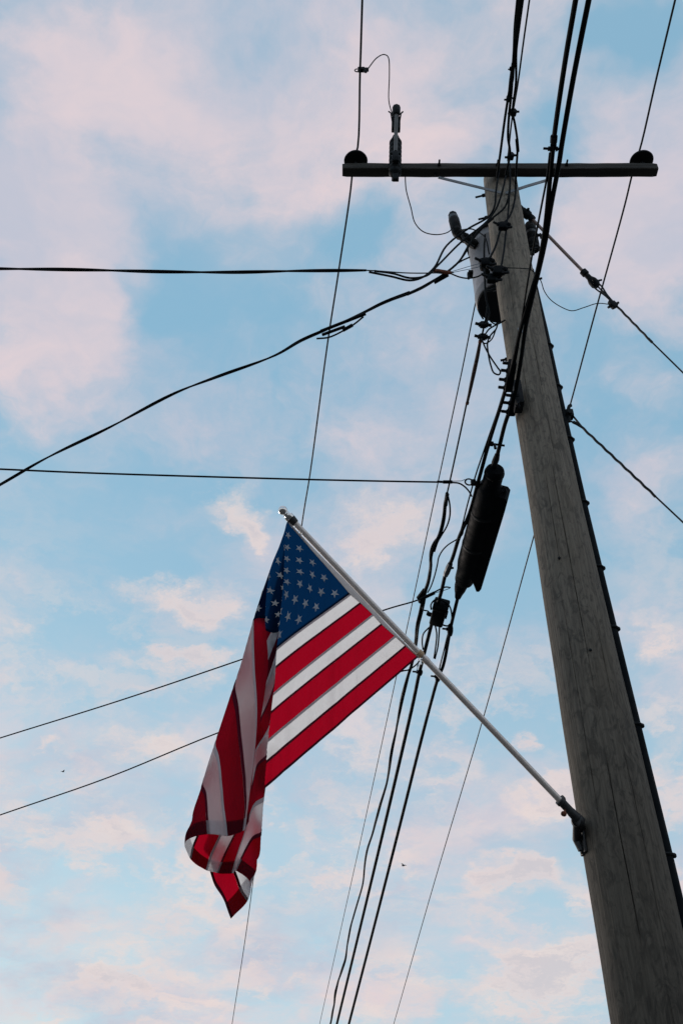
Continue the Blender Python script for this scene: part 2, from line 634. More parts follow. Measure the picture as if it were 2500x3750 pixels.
zs = np.linspace(.05, 7.25, 60)
obj('conduit_tube', G().tube([cond_at(z) for z in zs], .033, 14), 'rubber', cond)
for (px, py) in [(2022, 1272), (2057, 1423), (2099, 1615), (2144, 1848), (2190, 2087), (2249, 2310), (2340, 2665), (2463, 3140)]:
    z = at(px, py, PY).z
    c = cond_at(z)
    s = G().tube([c + right * .037 * math.sin(a) + Vector((.27, .962, 0)) * .037 * math.cos(a) for a in np.linspace(-1.2, math.pi + 1.2, 14)], .0065, 6)
    s.lathe([(.012, -.008), (.012, .004), (.006, .010)], c + right * .036, right, 8)
    obj('conduit_strap', s, 'dark_steel', cond)

# ------------------------------------------------------------------ crossarm
AY0, AY1 = 4.095, 4.172
AZ0, AZ1 = 1.6 + 6.592, 1.6 + 6.665
AX0, AX1 = .006, 2.335
arm = thing('crossarm', ((AX0 + AX1) / 2, 4.13, AZ0), 'dark timber crossarm bolted across the top of the pole', 'crossarm')


def beam():
    g_ = G()
    n = 70
    vs, fs = [], []
    ring = [(-.5, -.42), (-.44, -.5), (.44, -.5), (.5, -.42), (.5, .42), (.42, .5), (-.42, .5), (-.5, .42)]
    for j in range(n + 1):
        x = AX0 + (AX1 - AX0) * j / n
        e = .9 if j in (0, n) else 1.0
        for (a, b) in ring:
            k1 = .0028 * noise.noise((x * 7, a * 5, b * 5))
            k2 = .0028 * noise.noise((x * 9 + 30, a * 5, b * 5))
            vs.append((x, (AY0 + AY1) / 2 + a * e * (AY1 - AY0) + k1, (AZ0 + AZ1) / 2 + b * e * (AZ1 - AZ0) + k2))
    for j in range(n):
        for k in range(8):
            fs.append((j * 8 + k, j * 8 + (k + 1) % 8, (j + 1) * 8 + (k + 1) % 8, (j + 1) * 8 + k))
    fs += [tuple(reversed(range(8))), tuple(n * 8 + k for k in range(8))]
    return g_.add(vs, fs)


obj('beam', beam(), 'arm', arm, angle=25)
fp = Vector((PX, PY, 0)) + Vector((-.27, -.962, 0)) * .128
for pts in ([(1606, 650), (1700, 673), (1834, 706)], [(2012, 657), (1930, 681), (1852, 707)]):
    P = [at(pts[0][0], pts[0][1], 4.14), at(pts[1][0], pts[1][1], 4.15), at(pts[2][0], pts[2][1], fp.y - .012)]
    b = G()
    for a_, b_ in zip(P[:-1], P[1:]):
        ax = (b_ - a_).normalized()
        u = ax.cross(Y_).normalized()
        b.box((a_ + b_) / 2, ax, u.cross(ax), u, (b_ - a_).length + .006, .006, .028, .001)
    obj('brace', b, 'brace', arm)
for x in (.72, 1.66, 1.15):
    obj('bolt', G().bolt((x, AY0 + .003, (AZ0 + AZ1) / 2), (0, -1, 0), .05, .007), 'dark_steel', arm)
for px in (1595, 2047, 1443):
    P = at(px, 650, 4.14)
    obj('bolt', G().bolt((P.x, 4.14, AZ0 + .002), (0, 0, -1), .022, .005), 'dark_steel', arm)

# pin insulators on the ends of the arm
INS = []
for (px, lab) in [(1302, 'black dome pin insulator on the left end of the crossarm'), (2338, 'black dome pin insulator on the right end of the crossarm')]:
    x = (px - 1250) / FPX * 7.52
    t = thing('pin_insulator', (x, 4.13, AZ1), lab, 'insulator', 'pin insulators on the crossarm')
    o = Vector((x, 4.13, AZ1))
    obj('pin', G().lathe([(.028, .0), (.028, .012), (.012, .016), (.012, .11)], o, Z, 12), 'dark_steel', t)
    obj('skirt', G().lathe([(.030, .064), (.070, .067), (.0865, .073), (.089, .082), (.085, .092), (.066, .104), (.048, .112), (.040, .118), (.040, .128), (.046, .132), (.046, .140), (.030, .147), (.005, .149)], o, Z, 40), 'porcelain', t)
    INS.append(o + Z * .124)

# ------------------------------------------------------------------ primary conductors
NEARK, FARK = .035, -.075
PLn = on_slope([(1326, 0), (1318, 255), (1303, 565)], INS[0], NEARK)
PLf = on_slope([(1288, 650), (1240, 990), (1200, 1250), (1135, 1735), (1108, 1900), (970, 2890), (905, 3390), (850, 3750)], INS[0], FARK)
PRn = on_slope([(2470, 0), (2404, 276), (2340, 550)], INS[1], NEARK)
PRf = on_slope([(2310, 650), (2286, 750), (2176, 1150), (2087, 1480), (1950, 1975), (1773, 2613), (1600, 3195), (1441, 3750)], INS[1], FARK)
HL = Vector((INS[0].x - .028, INS[0].y, INS[0].z - .002))
HR = Vector((INS[1].x - .03, INS[1].y, INS[1].z - .002))


def wire(name, pts, r, m, label, cat='wire', group=None, sides=8, n=6):
    return tag(obj(name, G().tube(smooth(pts, n), r, sides), m), label, cat, group)


wire('power_line', extend(PLn, 22) + [HL] + extend(PLf, 0, 30), .0075, 'conductor', 'bare power line over the left end of the crossarm, running behind the flag', 'power line', 'primary power lines')
wire('power_line', extend(PRn, 22) + [HR] + extend(PRf, 0, 30), .0075, 'conductor', 'bare power line over the right end of the crossarm, passing behind the pole', 'power line', 'primary power lines')
P0 = at(1822, 740, 4.47)
wire('neutral_line', [P0] + on_slope([(1745, 1085), (1692, 1350), (1603, 1766), (1500, 2250), (1450, 2480), (1337, 3000), (1170, 3750)], P0, FARK) +
     extend(on_slope([(1300, 3170), (1170, 3750)], P0, FARK), 0, 30)[-1:], .0058, 'conductor',
     'thin bare line leaving the transformer, leftmost of the lines descending beside the flag stick', 'power line')

# jumper and line clamp
CL = on_slope([(1318, 255)], INS[0], NEARK)[0]
cl = thing('line_clamp', CL, 'small hot-line clamp on the left power line above the crossarm', 'clamp')
obj('clamp_body', G().box(CL + X * .008, X, Y_, Z, .05, .03, .035, .006).box(CL + X * .045, X, Y_, Z, .03, .022, .03, .005).lathe([(.012, 0), (.012, .03), (.006, .045)], CL + X * .03 - Z * .01, (0.3, -.2, -1), 8), 'dark_steel', cl)
obj('eye_loop', G().tube([CL + Vector((-.02 - .018 * math.sin(a), -.01, -.03 + .02 * math.cos(a))) for a in np.linspace(0, 6.0, 14)], .004, 6), 'dark_steel', cl)
CUT_T = at(1450, 412, 3.95)
CUT_B = at(1446, 640, 4.06)
jp = [CL + X * .05] + [at(px, py, yy) for px, py, yy in [(1379, 212, CL.y + .1), (1408, 200, CL.y + .2), (1423, 216, 3.6), (1425, 279, 3.75), (1423, 368, 3.9), (1438, 425, 3.95)]]
wire('jumper_wire', jp, .0042, 'cable', 'thin looping jumper from the left power line to the fuse cutout', 'wire')

# fuse cutout
ax = (CUT_T - CUT_B).normalized()
Lc = (CUT_T - CUT_B).length
sd = ax.cross(Y_).normalized()
fr = sd.cross(ax).normalized()
fr = fr if fr.y < 0 else -fr
cut = thing('fuse_cutout', CUT_B, 'black fuse cutout standing up from the left half of the crossarm', 'fuse')
pr = [(.030, .04 * Lc)]
for k in range(8):
    h = (.06 + .066 * k) * Lc
    pr += [(.041, h), (.047, h + .012 * Lc), (.046, h + .04 * Lc), (.041, h + .055 * Lc)]
pr += [(.03, .62 * Lc), (.022, .66 * Lc)]
obj('insulator_body', G().lathe(pr, CUT_B - fr * .03, ax, 22), 'poly', cut)
obj('fuse_tube', G().tube([CUT_B + ax * Lc * .30 + fr * .035, CUT_B + ax * Lc * .93 + fr * .045], .0145, 12), 'fuse', cut)
obj('tube_cap', G().lathe([(.024, -.05), (.030, -.04), (.031, .035), (.024, .045)], CUT_B + ax * Lc * .95 + fr * .045, ax, 8), 'dark_steel', cut)
obj('top_contact', G().box(CUT_B + ax * Lc * .80 + fr * .0, sd, fr, ax, .066, .05, .13, .006).tube([CUT_B + ax * Lc * .72 + sd * .02 + fr * .02, CUT_B + ax * Lc * .93 + sd * .04 + fr * .03, CUT_B + ax * Lc * .96 + sd * .058 + fr * .03], .006, 6)
    .tube([CUT_B + ax * Lc * .72 - sd * .02 + fr * .02, CUT_B + ax * Lc * .93 - sd * .035 + fr * .03, CUT_B + ax * Lc * .96 - sd * .05 + fr * .03], .006, 6), 'dark_steel', cut)
obj('hinge', G().box(CUT_B + ax * Lc * .22 + fr * .02, sd, fr, ax, .05, .06, .10, .008).tube([CUT_B + ax * Lc * .26 + fr * .04 - sd * .04, CUT_B + ax * Lc * .26 + fr * .04 + sd * .04], .009, 8), 'dark_steel', cut)
mb = at(1447, 640, 4.075)
obj('mounting_bracket', G().box(mb + Z * .0, X, Y_, Z, .045, .03, .14, .004).box((mb.x, 4.135, AZ0 - .010), X, Y_, Z, .04, .12, .012, .002)
    .bolt((mb.x - .012, 4.12, AZ0 - .016), (0, 0, -1), .05, .008), 'dark_steel', cut)
j2 = [at(1483, 640, 4.19), at(1484, 670, 4.2)] + [at(px, py, 4.2 + i * .06) for i, (px, py) in enumerate([(1488, 703), (1504, 761), (1518, 815), (1545, 846), (1589, 859), (1640, 850)])] + [at(1672, 800, 4.62)]
wire('jumper_wire', j2, .0042, 'cable', 'thin jumper hanging from beneath the crossarm to the transformer bushing', 'wire')

# ------------------------------------------------------------------ transformer behind the pole
TX, TY = 1.19, 4.72
TZ0, TZ1 = 1.6 + 5.83, 1.6 + 6.50
tr = thing('transformer', (TX, TY, TZ0), 'pale grey cylindrical transformer can hung behind the pole', 'transformer')
o = Vector((TX, TY, TZ0))
Ht = TZ1 - TZ0
obj('tank', G().lathe([(.170, -.006), (.192, 0), (.200, .012), (.200, .05), (.203, .055), (.203, .075), (.200, .08), (.200, Ht - .09), (.204, Ht - .085), (.204, Ht - .06), (.200, Ht - .055), (.200, Ht)], o, Z, 56), 'tank', tr)
obj('tank_bottom', G().lathe([(.185, -.016), (.190, -.008)], o, Z, 48), 'dark_steel', tr)
obj('lid', G().lathe([(.212, 0), (.214, .018), (.200, .030), (.120, .055), (.01, .062)], o + Z * Ht, Z, 48), 'dark_steel', tr)
bb, bm_, bt = at(1732, 893, 4.60), at(1673, 852, 4.58), at(1656, 786, 4.58)
ba, bL = (bm_ - bb).normalized(), (bm_ - bb).length
bush = obj('bushing', G().lathe([(.030, -.03), (.040, 0), (.036, .12 * bL), (.041, .2 * bL), (.034, .4 * bL), (.042, .5 * bL), (.035, .7 * bL), (.043, .8 * bL), (.036, bL), (.02, 1.1 * bL)], bb, ba, 20), 'porcelain', tr)
ca_, cL = (bt - bm_).normalized(), (bt - bm_).length
obj('bushing_head', G().lathe([(.026, -.12 * cL), (.038, -.05 * cL), (.041, .1 * cL), (.038, .16 * cL), (.042, .22 * cL), (.042, .70 * cL), (.036, .76 * cL)], bm_, ca_, 22), 'porcelain', bush)
obj('bushing_cap', G().lathe([(.0375, .74 * cL), (.0385, .86 * cL), (.034, .88 * cL)], bm_, ca_, 20), 'steel', bush)
obj('terminal', G().lathe([(.035, .88 * cL), (.037, .95 * cL), (.030, 1.04 * cL), (.012, 1.07 * cL)], bm_, ca_, 8), 'dark_steel', bush)
obj('lug', G().box(at(1722, 1002, 4.60), X, Y_, Z, .035, .05, .03, .005).box(at(1714, 1010, 4.60), X, Y_, Z, .016, .03, .06, .005), 'dark_steel', tr)
obj('arrester_bracket', G().tube([at(1735, 905, 4.56), at(1700, 880, 4.54), at(1690, 860, 4.56)], .010, 8), 'dark_steel', tr)
for (px, py) in ((1772, 960), (1810, 958), (1785, 985), (1824, 995)):
    P = at(px, py, 4.47)
    obj('secondary_bushing', G().lathe([(.026, 0), (.026, .04), (.020, .045), (.020, .07), (.010, .075), (.010, .10)], P + Y_ * .06, (-.2, -1, -.1), 12), 'porcelain', tr)
for zz in (TZ1 - .15, TZ0 + .15):
    obj('hanger_bracket', G().box((TX, 4.47, zz), X, Y_, Z, .12, .14, .05, .006), 'dark_steel', tr)

# surge arrester to the right of the pole
a0 = at(1955, 912, 4.44)
a1 = at(1938, 823, 4.44)
aa = (a1 - a0).normalized()
aL = (a1 - a0).length
ar = thing('surge_arrester', a0, 'stubby black surge arrester beside the upper right of the pole', 'arrester')
obj('housing', G().lathe([(.030, -.012), (.041, -.002), (.042, .05 * aL), (.036, .10 * aL), (.043, .14 * aL), (.043, .30 * aL), (.037, .34 * aL), (.043, .38 * aL), (.043, .56 * aL), (.036, .58 * aL)], a0, aa, 22), 'poly', ar)
obj('band', G().lathe([(.0405, .57 * aL), (.0405, .66 * aL)], a0, aa, 22), 'steel', ar)
obj('cap', G().lathe([(.040, .66 * aL), (.043, .70 * aL), (.043, .92 * aL), (.036, 1.0 * aL), (.02, 1.03 * aL)], a0, aa, 22), 'poly', ar)
obj('terminal', G().bolt(at(1966, 862, 4.42), (1, -.1, .1), .06, .007).box(at(1978, 864, 4.42), X, Y_, Z, .012, .02, .05, .003), 'dark_steel', ar)
obj('strap', G().tube([at(1926, 905, 4.40), at(1940, 895, 4.44)], .009, 6), 'dark_steel', ar)
obj('mounting_tab', G().box(at(1940, 928, 4.40), X, Y_, Z, .06, .02, .03, .004), 'dark_steel', ar)

# ------------------------------------------------------------------ guy wires on the right
G0 = at(1904, 768, 4.30)
G1 = at(2500, 1366, 4.60)
gp = between([(1904, 768), (1930, 785), (1946, 801), (2137, 998), (2175, 1035), (2200, 1062), (2244, 1117), (2382, 1250), (2500, 1366)], G0, G1)
gy = thing('guy_wire', gp[0], 'upper guy wire with a long tan insulator rod, slanting down right from the pole', 'guy wire', 'guy wires')
gdir = (gp[3] - gp[2]).normalized()
obj('pole_clevis', G().tube([gp[0] - gdir * .05, gp[0] + gdir * .03], .030, 10).tube([gp[0] + gdir * .02, gp[1] + gdir * .02], .034, 10).tube([gp[1], gp[2]], [.030, .022], 10).lathe([(.027, -.012), (.027, .012)], gp[2], gdir, 12)
    .bolt(gp[1] - Y_ * .02, (0, -1, .2), .03, .01), 'dark_steel', gy)
obj('insulator_rod', G().tube([gp[2], gp[3]], .0118, 12), 'glass_rod', gy)
obj('lower_clevis', G().lathe([(.026, -.015), (.027, .02), (.019, .025), (.020, .06), (.032, .09), (.034, .13), (.022, .15)], gp[3], gdir, 14).tube([gp[3] + gdir * .10 - X * .01 - Z * .0, gp[3] + gdir * .10 + X * .065 + Z * .02], .007, 8)
    .bolt(gp[3] + gdir * .105, (-.2, -1, -.5), .05, .012), 'dark_steel', gy)
lp0 = gp[3] + gdir * .12
side = gdir.cross(Vector((0, 1, 0))).normalized()
lw = G()
for s in (1, -1):
    lw.tube(smooth([lp0 + side * s * .026, lp0 + gdir * .05 + side * s * .026, lp0 + gdir * .12 + side * s * .010, lp0 + gdir * .2 + side * s * .004], 5), .006, 6)
obj('loop_grip', lw, 'conductor', gy)
run = extend(gp[5:], 0, 0)
gd = (gp[8] - gp[5]).normalized()
far = gp[8] + gd * ((gp[8].z - .02) / -gd.z)
obj('strand', G().tube([gp[5] - gd * .05, gp[7], gp[8], far], .0056, 8), 'conductor', gy)
obj('wrapped_grip', G().tube(helix(resample([gp[5], gp[5].lerp(gp[7], .5), gp[7]], .008), .0014, .08, 0), .0080, 6).tube([gp[7] - gd * .03, gp[7] + gd * .012], .0095, 6), 'conductor', gy)
obj('bond_clamp', G().box(gp[6], gd, side, gd.cross(side), .05, .045, .04, .008).bolt(gp[6] + side * .0, side, .05, .009).bolt(gp[6], -side, .05, .009).box(gp[6] - gd * .03, gd, side, gd.cross(side), .025, .03, .03, .004), 'dark_steel', gy)
bw = [at(px, py, 4.25 + .012 * i) for i, (px, py) in enumerate([(1800, 975), (1860, 985), (1925, 981), (1946, 989), (1977, 1025), (1992, 1067), (2015, 1098), (2053, 1124), (2091, 1138), (2137, 1126), (2187, 1111)])]
bw = [at(1800, 972, 4.10), at(1850, 980, 4.09), at(1915, 983, 4.13), at(1946, 990, 4.22), at(1977, 1025, 4.3), at(1992, 1067, 4.32), at(2015, 1098, 4.34), at(2053, 1124, 4.36), at(2091, 1138, 4.38), at(2137, 1126, 4.40), at(2187, 1111, 4.42), gp[6]]
wire('bond_wire', bw, .0032, 'cable', 'thin looping bond wire from the pole to the upper guy wire', 'wire')

L0 = at(2076, 1520, 4.30)
L1 = at(2500, 1914, 4.36)
lg = between([(2084, 1508), (2120, 1556), (2399, 1819), (2500, 1914)], L0, L1)
lb = between([(2076, 1536)], L0, L1)[0]
g2 = thing('guy_wire', L0, 'lower guy wire slanting down right from the middle of the pole', 'guy wire', 'guy wires')
ld = (lg[3] - lg[1]).normalized()
lfar = lg[3] + ld * ((lg[3].z - .02) / -ld.z)
obj('strand', G().tube([lg[2] - ld * .02, lg[3], lfar], .0052, 8), 'conductor', g2)
obj('wrapped_grip', G().tube(helix(resample([lg[1] - ld * .01, lg[2]], .008), .0016, .08, 1), .0078, 6), 'conductor', g2)
lwp = G().tube(smooth([lg[0], lg[0].lerp(lg[1], .55) + Z * .006, lg[1] + ld * .03], 5), .0062, 6)
lwp.tube(smooth([lb, lb.lerp(lg[1], .5) - Z * .004, lg[1] + ld * .03], 5), .0062, 6)
lwp.tube([lb.lerp(lg[1], .45), lb.lerp(lg[1], .9)], .011, 6)
obj('loop_grip', lwp, 'conductor', g2)
hk = at(2084, 1508, 4.29)
obj('hook', G().tube(smooth([at(2083, 1545, 4.29), at(2080, 1515, 4.28), at(2083, 1487, 4.28), at(2090, 1484, 4.28)], 4), .011, 8).box(at(2083, 1518, 4.30), X, Y_, Z, .045, .05, .055, .006)
    .lathe([(.016, -.02), (.016, .02)], at(2084, 1513, 4.27), (0, 1, 0), 12), 'dark_steel', g2)

# ------------------------------------------------------------------ secondary bundle coming in overhead to the pole
S0 = at(1840, 690, 4.10)
SK = .06
sb = thing('secondary_bundle', S0, 'thick black bundle of secondary wires coming overhead to the pole top', 'cable bundle')
main = on_slope([(1905, 0), (1891, 96), (1879, 239), (1867, 311), (1848, 430), (1829, 574), (1818, 650)], S0, SK)
obj('strand', G().tube(smooth(extend(main, 18), 6), .0088, 8), 'cable', sb)
st2 = on_slope([(1893, 0), (1884, 96), (1880, 190), (1876, 250), (1872, 330), (1862, 430), (1859, 502), (1866, 564), (1850, 640)], S0 + X * .0, SK)
obj('strand', G().tube(smooth(extend(st2, 18), 6), .0088, 8), 'cable', sb)
st3 = on_slope([(1913, 0), (1900, 96), (1889, 190), (1888, 300), (1876, 411), (1884, 454), (1893, 516), (1893, 560), (1889, 622), (1886, 693)], S0, SK)
obj('strand', G().tube(smooth(extend(st3, 18), 6), .0080, 8), 'cable', sb)
sl = on_slope([(1903, 0), (1893, 80), (1886, 140)], S0 + Z * .0, SK)
obj('splice_sleeve', G().tube(extend(sl, .8), .0165, 8), 'cable', sb)
sl = on_slope([(1878, 230), (1872, 290), (1866, 330)], S0, SK)
obj('splice_sleeve', G().tube(sl, [.012, .0165, .013], 8), 'cable', sb)
msn = on_slope([(1937, 0), (1915, 156), (1894, 311), (1877, 411), (1868, 480), (1858, 590)], S0 + Z * .02, SK)
mw = wire('messenger_wire', extend(msn, 18), .0058, 'conductor', 'thin bare messenger wire beside the overhead secondary bundle, nearest its right', 'wire')
for (px, py, r) in [(1862, 362, .022), (1878, 412, .026), (1868, 572, .028), (1870, 252, .014)]:
    P = on_slope([(px, py)], S0, SK)[0]
    c = G().box(P, X, Y_, Z, r * 1.5, r * 1.6, r * 1.9, r * .35).bolt(P + X * r * .5 + Z * r * .4, X, r * 1.1, r * .3).bolt(P - X * r * .5 - Z * r * .5, -X, r * 1.0, r * .3)
    obj('connector', c, 'dark_steel', sb)
obj('sleeve', G().tube(on_slope([(1891, 510), (1895, 555)], S0, SK), .0115, 8), 'cable', sb)

# leads running down the face of the pole
face = 4.115
leads = [
    ([(1826, 620, 4.06), (1815, 700, 4.08), (1808, 760, 4.10), (1786, 795, 4.12), (1714, 837, 4.14), (1634, 900, 4.14), (1589, 980, 4.13), (1545, 1016, 4.12), (1500, 1027, 4.11), (1430, 1012, 4.09), (1350, 996, 4.07)],
     .0072, 'black lead looping from the pole top into the upper service drop'),
    ([(1852, 640, 4.06), (1838, 700, 4.08), (1815, 765, 4.10), (1780, 812, 4.12), (1687, 887, 4.14), (1603, 971, 4.13), (1560, 1010, 4.12), (1500, 1018, 4.11), (1440, 1002, 4.09), (1370, 992, 4.07)],
     .0070, 'second black lead of the fan, just under the topmost, into the upper service drop'),
    ([(1866, 600, 4.06), (1864, 700, 4.08), (1846, 760, 4.09), (1800, 800, 4.10), (1750, 846, 4.12), (1714, 900, 4.14), (1679, 958, 4.15), (1625, 1003, 4.16), (1560, 1042, 4.18), (1500, 1074, 4.2), (1440, 1096, 4.24)],
     .0072, 'black lead curving from the pole top into the lower service drop'),
    ([(1888, 640, 4.05), (1885, 720, 4.08), (1866, 790, 4.09), (1838, 826, 4.09), (1812, 905, 4.09), (1790, 950, 4.10), (1778, 975, 4.14)], .0074, 'black lead down the pole face to the transformer terminals'),
    ([(1866, 690, 4.06), (1858, 790, 4.09), (1850, 860, 4.09), (1842, 930, 4.08), (1830, 985, 4.08), (1815, 1010, 4.09)], .0066, 'straight black lead down the middle of the pole face'),
    ([(1775, 860, 4.30), (1772, 900, 4.26), (1772, 960, 4.22), (1774, 1020, 4.2), (1778, 1090, 4.2), (1790, 1150, 4.2), (1776, 1190, 4.2)], .0070, 'black lead hanging past the transformer can to the connectors below'),
    ([(1718, 942, 4.4), (1690, 955, 4.3), (1660, 975, 4.2), (1640, 998, 4.16)], .0058, 'short black lead from the transformer to the service clamps'),
    ([(1805, 800, 4.12), (1770, 830, 4.14), (1726, 882, 4.17), (1700, 930, 4.18), (1668, 970, 4.18), (1610, 1014, 4.19), (1545, 1055, 4.22), (1490, 1080, 4.24)], .0070, 'lowest black lead of the fan curving left from the pole top'),
    ([(1652, 1003, 4.15), (1680, 1014, 4.15), (1710, 1019, 4.16), (1745, 1014, 4.16), (1772, 1000, 4.16)], .0050, 'short sagging jumper between the service clamps and the transformer'),
    ([(1690, 842, 4.5), (1720, 838, 4.42), (1750, 850, 4.3), (1775, 870, 4.25), (1790, 930, 4.2)], .0052, 'thin lead arching over the transformer bushing'),
]
for pts, r, lab in leads:
    wire('lead_wire', [at(*p) for p in pts], r, 'cable', lab, 'wire', 'black leads on the pole top')
conns = [((1840, 828, 4.08), .040, 'black connector block high on the pole face'), ((1822, 993, 4.07), .046, 'black connector block low on the pole face beside the transformer'),
         ((1778, 962, 4.12), .044, 'black connector cluster in front of the transformer can'), ((1800, 1020, 4.10), .042, 'black connector block beneath the transformer terminals')]
for p, r, lab in conns:
    P = at(*p)
    t = thing('wire_connector', P, lab, 'connector', 'wire connectors at the transformer')
    obj('connector_body', G().box(P, X, Y_, Vector((.2, 0, 1)).normalized(), r * 1.5, r, r * 1.8, r * .3).lathe([(r * .5, 0), (r * .55, r * .5), (r * .3, r * .8)], P + X * r * .6, (1, -.3, .4), 8), 'rubber', t)
    obj('bolt', G().bolt(P - X * r * .5 + Z * r * .3, (-1, -.4, .2), r * 1.3, r * .22), 'dark_steel', t)
    obj('bolt', G().bolt(P + X * r * .4 - Z * r * .5, (1, -.4, -.3), r * 1.2, r * .22), 'dark_steel', t)

# ------------------------------------------------------------------ service drops to the left
A = at(1640, 998, 4.15)
B = at(0, 985, 3.75)
d1 = between([(1660, 998), (1500, 1000), (1340, 990), (1100, 992), (850, 997), (600, 995), (300, 988), (0, 984)], A, B)
t1 = thing('service_drop', A, 'twisted black service drop running level to the left edge, upper of the two', 'cable', 'service drops')
obj('messenger', G().tube(smooth(extend(d1, 0, 9), 6), .0042, 8), 'conductor', t1)
cpath = resample(smooth(extend(d1[2:], 0, 9), 6), .03)
for ph in (0, math.pi):
    obj('strand', G().tube(helix(cpath, .0050, 1.1, ph), .0066, 8), 'cable', t1)
obj('wedge_clamp', G().tube(between([(1585, 991), (1600, 993), (1640, 998), (1652, 999)], A, B), [.010, .016, .013, .010], 8), 'rust', t1)
obj('bail', G().tube(between([(1645, 1000), (1720, 985), (1790, 968)], A, B), .0022, 6).tube(between([(1645, 997), (1715, 976), (1780, 958)], A, B), .0022, 6), 'blue_wire', t1)

A2 = at(1640, 1002, 4.17)
B2 = at(0, 1775, 5.7)
d2 = between([(1648, 1000), (1600, 1022), (1500, 1070), (1400, 1110), (1330, 1145), (1190, 1208), (1100, 1248), (1010, 1300), (800, 1378), (640, 1440), (400, 1566), (170, 1678), (0, 1776)], A2, B2)
t2 = thing('service_drop', A2, 'twisted black service drop sloping down to the left edge, with sleeved splices', 'cable', 'service drops')
obj('messenger', G().tube(smooth(extend(d2, 0, 9), 6), .0046, 8), 'conductor', t2)
cp = resample(smooth(extend(d2[2:], 0, 9), 6), .03)
for ph in (0.6, 0.6 + math.pi):
    obj('strand', G().tube(helix(cp, .0052, 1.25, ph), .0066, 8), 'cable', t2)
for a_, b_, r in [((1174, 1213), (1338, 1149), .0115), ((1180, 1226), (1262, 1196), .011), ((1255, 1210), (1291, 1190), .0125), ((1588, 1034), (1640, 1005), .0145)]:
    obj('splice_sleeve', G().tube(between([a_, b_], A2, B2), r, 8), 'rubber', t2)
sag = between([(1160, 1240), (1205, 1235), (1255, 1212), (1295, 1188), (1330, 1160)], A2, B2)
obj('strand', G().tube(smooth(sag, 5), .0062, 8), 'cable', t2)

# ------------------------------------------------------------------ communication cables past the pole
C0 = at(1880, 1440, 4.115)
CN, CF = .06, -.05
near = lambda l: on_slope(l, C0, CN)
farp = lambda l: on_slope(l, C0, CF)
# left cable: overhead, past the pole, into the terminal box and on
c1a = near([(2106, 0), (2070, 210), (2037, 430), (2027, 507), (2018, 593), (2008, 700), (1992, 850), (1968, 985), (1946, 1062), (1902, 1215), (1875, 1335)])
c1b = farp([(1839, 1462), (1790, 1619), (1752, 1757), (1718, 1880), (1680, 1968), (1653, 2052), (1634, 2090), (1615, 2167), (1599, 2220), (1580, 2284), (1557, 2375), (1534, 2467), (1515, 2559), (1483, 2700), (1413, 3000), (1320, 3390), (1233, 3750)])
R1 = [.0105] * 12 + [.012] * 12 + [.0135] * 5 + [.017] + [.018]


def rad_path(pts, rads, n=6):
    P = smooth(pts, n)
    m = len(pts) - 1
    xs = np.linspace(0, m, len(P))
    return P, list(np.interp(xs, range(len(pts)), rads))


pts = extend(c1a, 12) + extend(c1b, 0, 30)
P, R = rad_path(pts, list(np.interp(range(len(pts)), [0, 11, 14, 22, 27, len(pts) - 1], [.0115, .0115, .0125, .0145, .017, .021])))
tag(obj('communication_cable', G().tube(P, R, 10), 'cable'), 'thick black communication cable running past the pole into the small terminal box', 'cable', 'communication cables')
c2a = near([(2154, 0), (2124, 150), (2094, 306), (2056, 526), (2046, 593), (2015, 760), (1996, 880), (1973, 985), (1946, 1096), (1924, 1195), (1902, 1345)])
c2b = farp([(1879, 1462), (1848, 1552), (1826, 1641), (1812, 1699), (1750, 1920), (1690, 2130), (1680, 2169), (1649, 2299), (1622, 2437), (1603, 2483), (1576, 2578), (1544, 2700), (1469, 3000), (1370, 3390), (1277, 3750)])
pts = extend(c2a, 12) + extend(c2b, 0, 30)
P, R = rad_path(pts, list(np.interp(range(len(pts)), [0, 11, 14, 22, 25, len(pts) - 1], [.012, .012, .013, .0135, .017, .022])))
tag(obj('communication_cable', G().tube(P, R, 10), 'cable'), 'thick black communication cable running past the pole into the large splice case', 'cable', 'communication cables')
c3 = near([(2012, 560), (2001, 650), (1982, 750), (1946, 940), (1915, 1132), (1884, 1330)]) + farp([(1846, 1436), (1771, 1650), (1741, 1739), (1710, 1850), (1690, 1930), (1655, 2045)])
wire('support_strand', c3, .0052, 'cable', 'thin black support strand alongside the communication cables in front of the pole', 'wire')

# clamps where the cables are bolted to the pole
for pxs, lab in (([(1862, 1331), (1855, 1358), (1848, 1391), (1845, 1420)], 'upper black bolted cable clamp on the left face of the pole'),
                 ([(1873, 1449), (1863, 1476), (1855, 1508)], 'lower black bolted cable clamp on the left face of the pole')):
    c = farp([(pxs[0][0] + 14, pxs[0][1] - 8), (pxs[-1][0] + 14, pxs[-1][1] + 8)])
    t = thing('cable_clamp', c[0], lab, 'clamp', 'bolted cable clamps')
    ax_ = (c[1] - c[0]).normalized()
    sx = ax_.cross(Z).normalized()
    obj('clamp_body', G().box((c[0] + c[1]) / 2 + Y_ * .0, ax_, sx, ax_.cross(sx), (c[1] - c[0]).length, .045, .05, .006), 'rubber', t)
    for p in pxs:
        P_ = farp([(p[0] + 10, p[1] + 1)])[0]
        obj('bolt', G().bolt(P_, (-1, -.1, .05), .052, .0095), 'dark_steel', t)
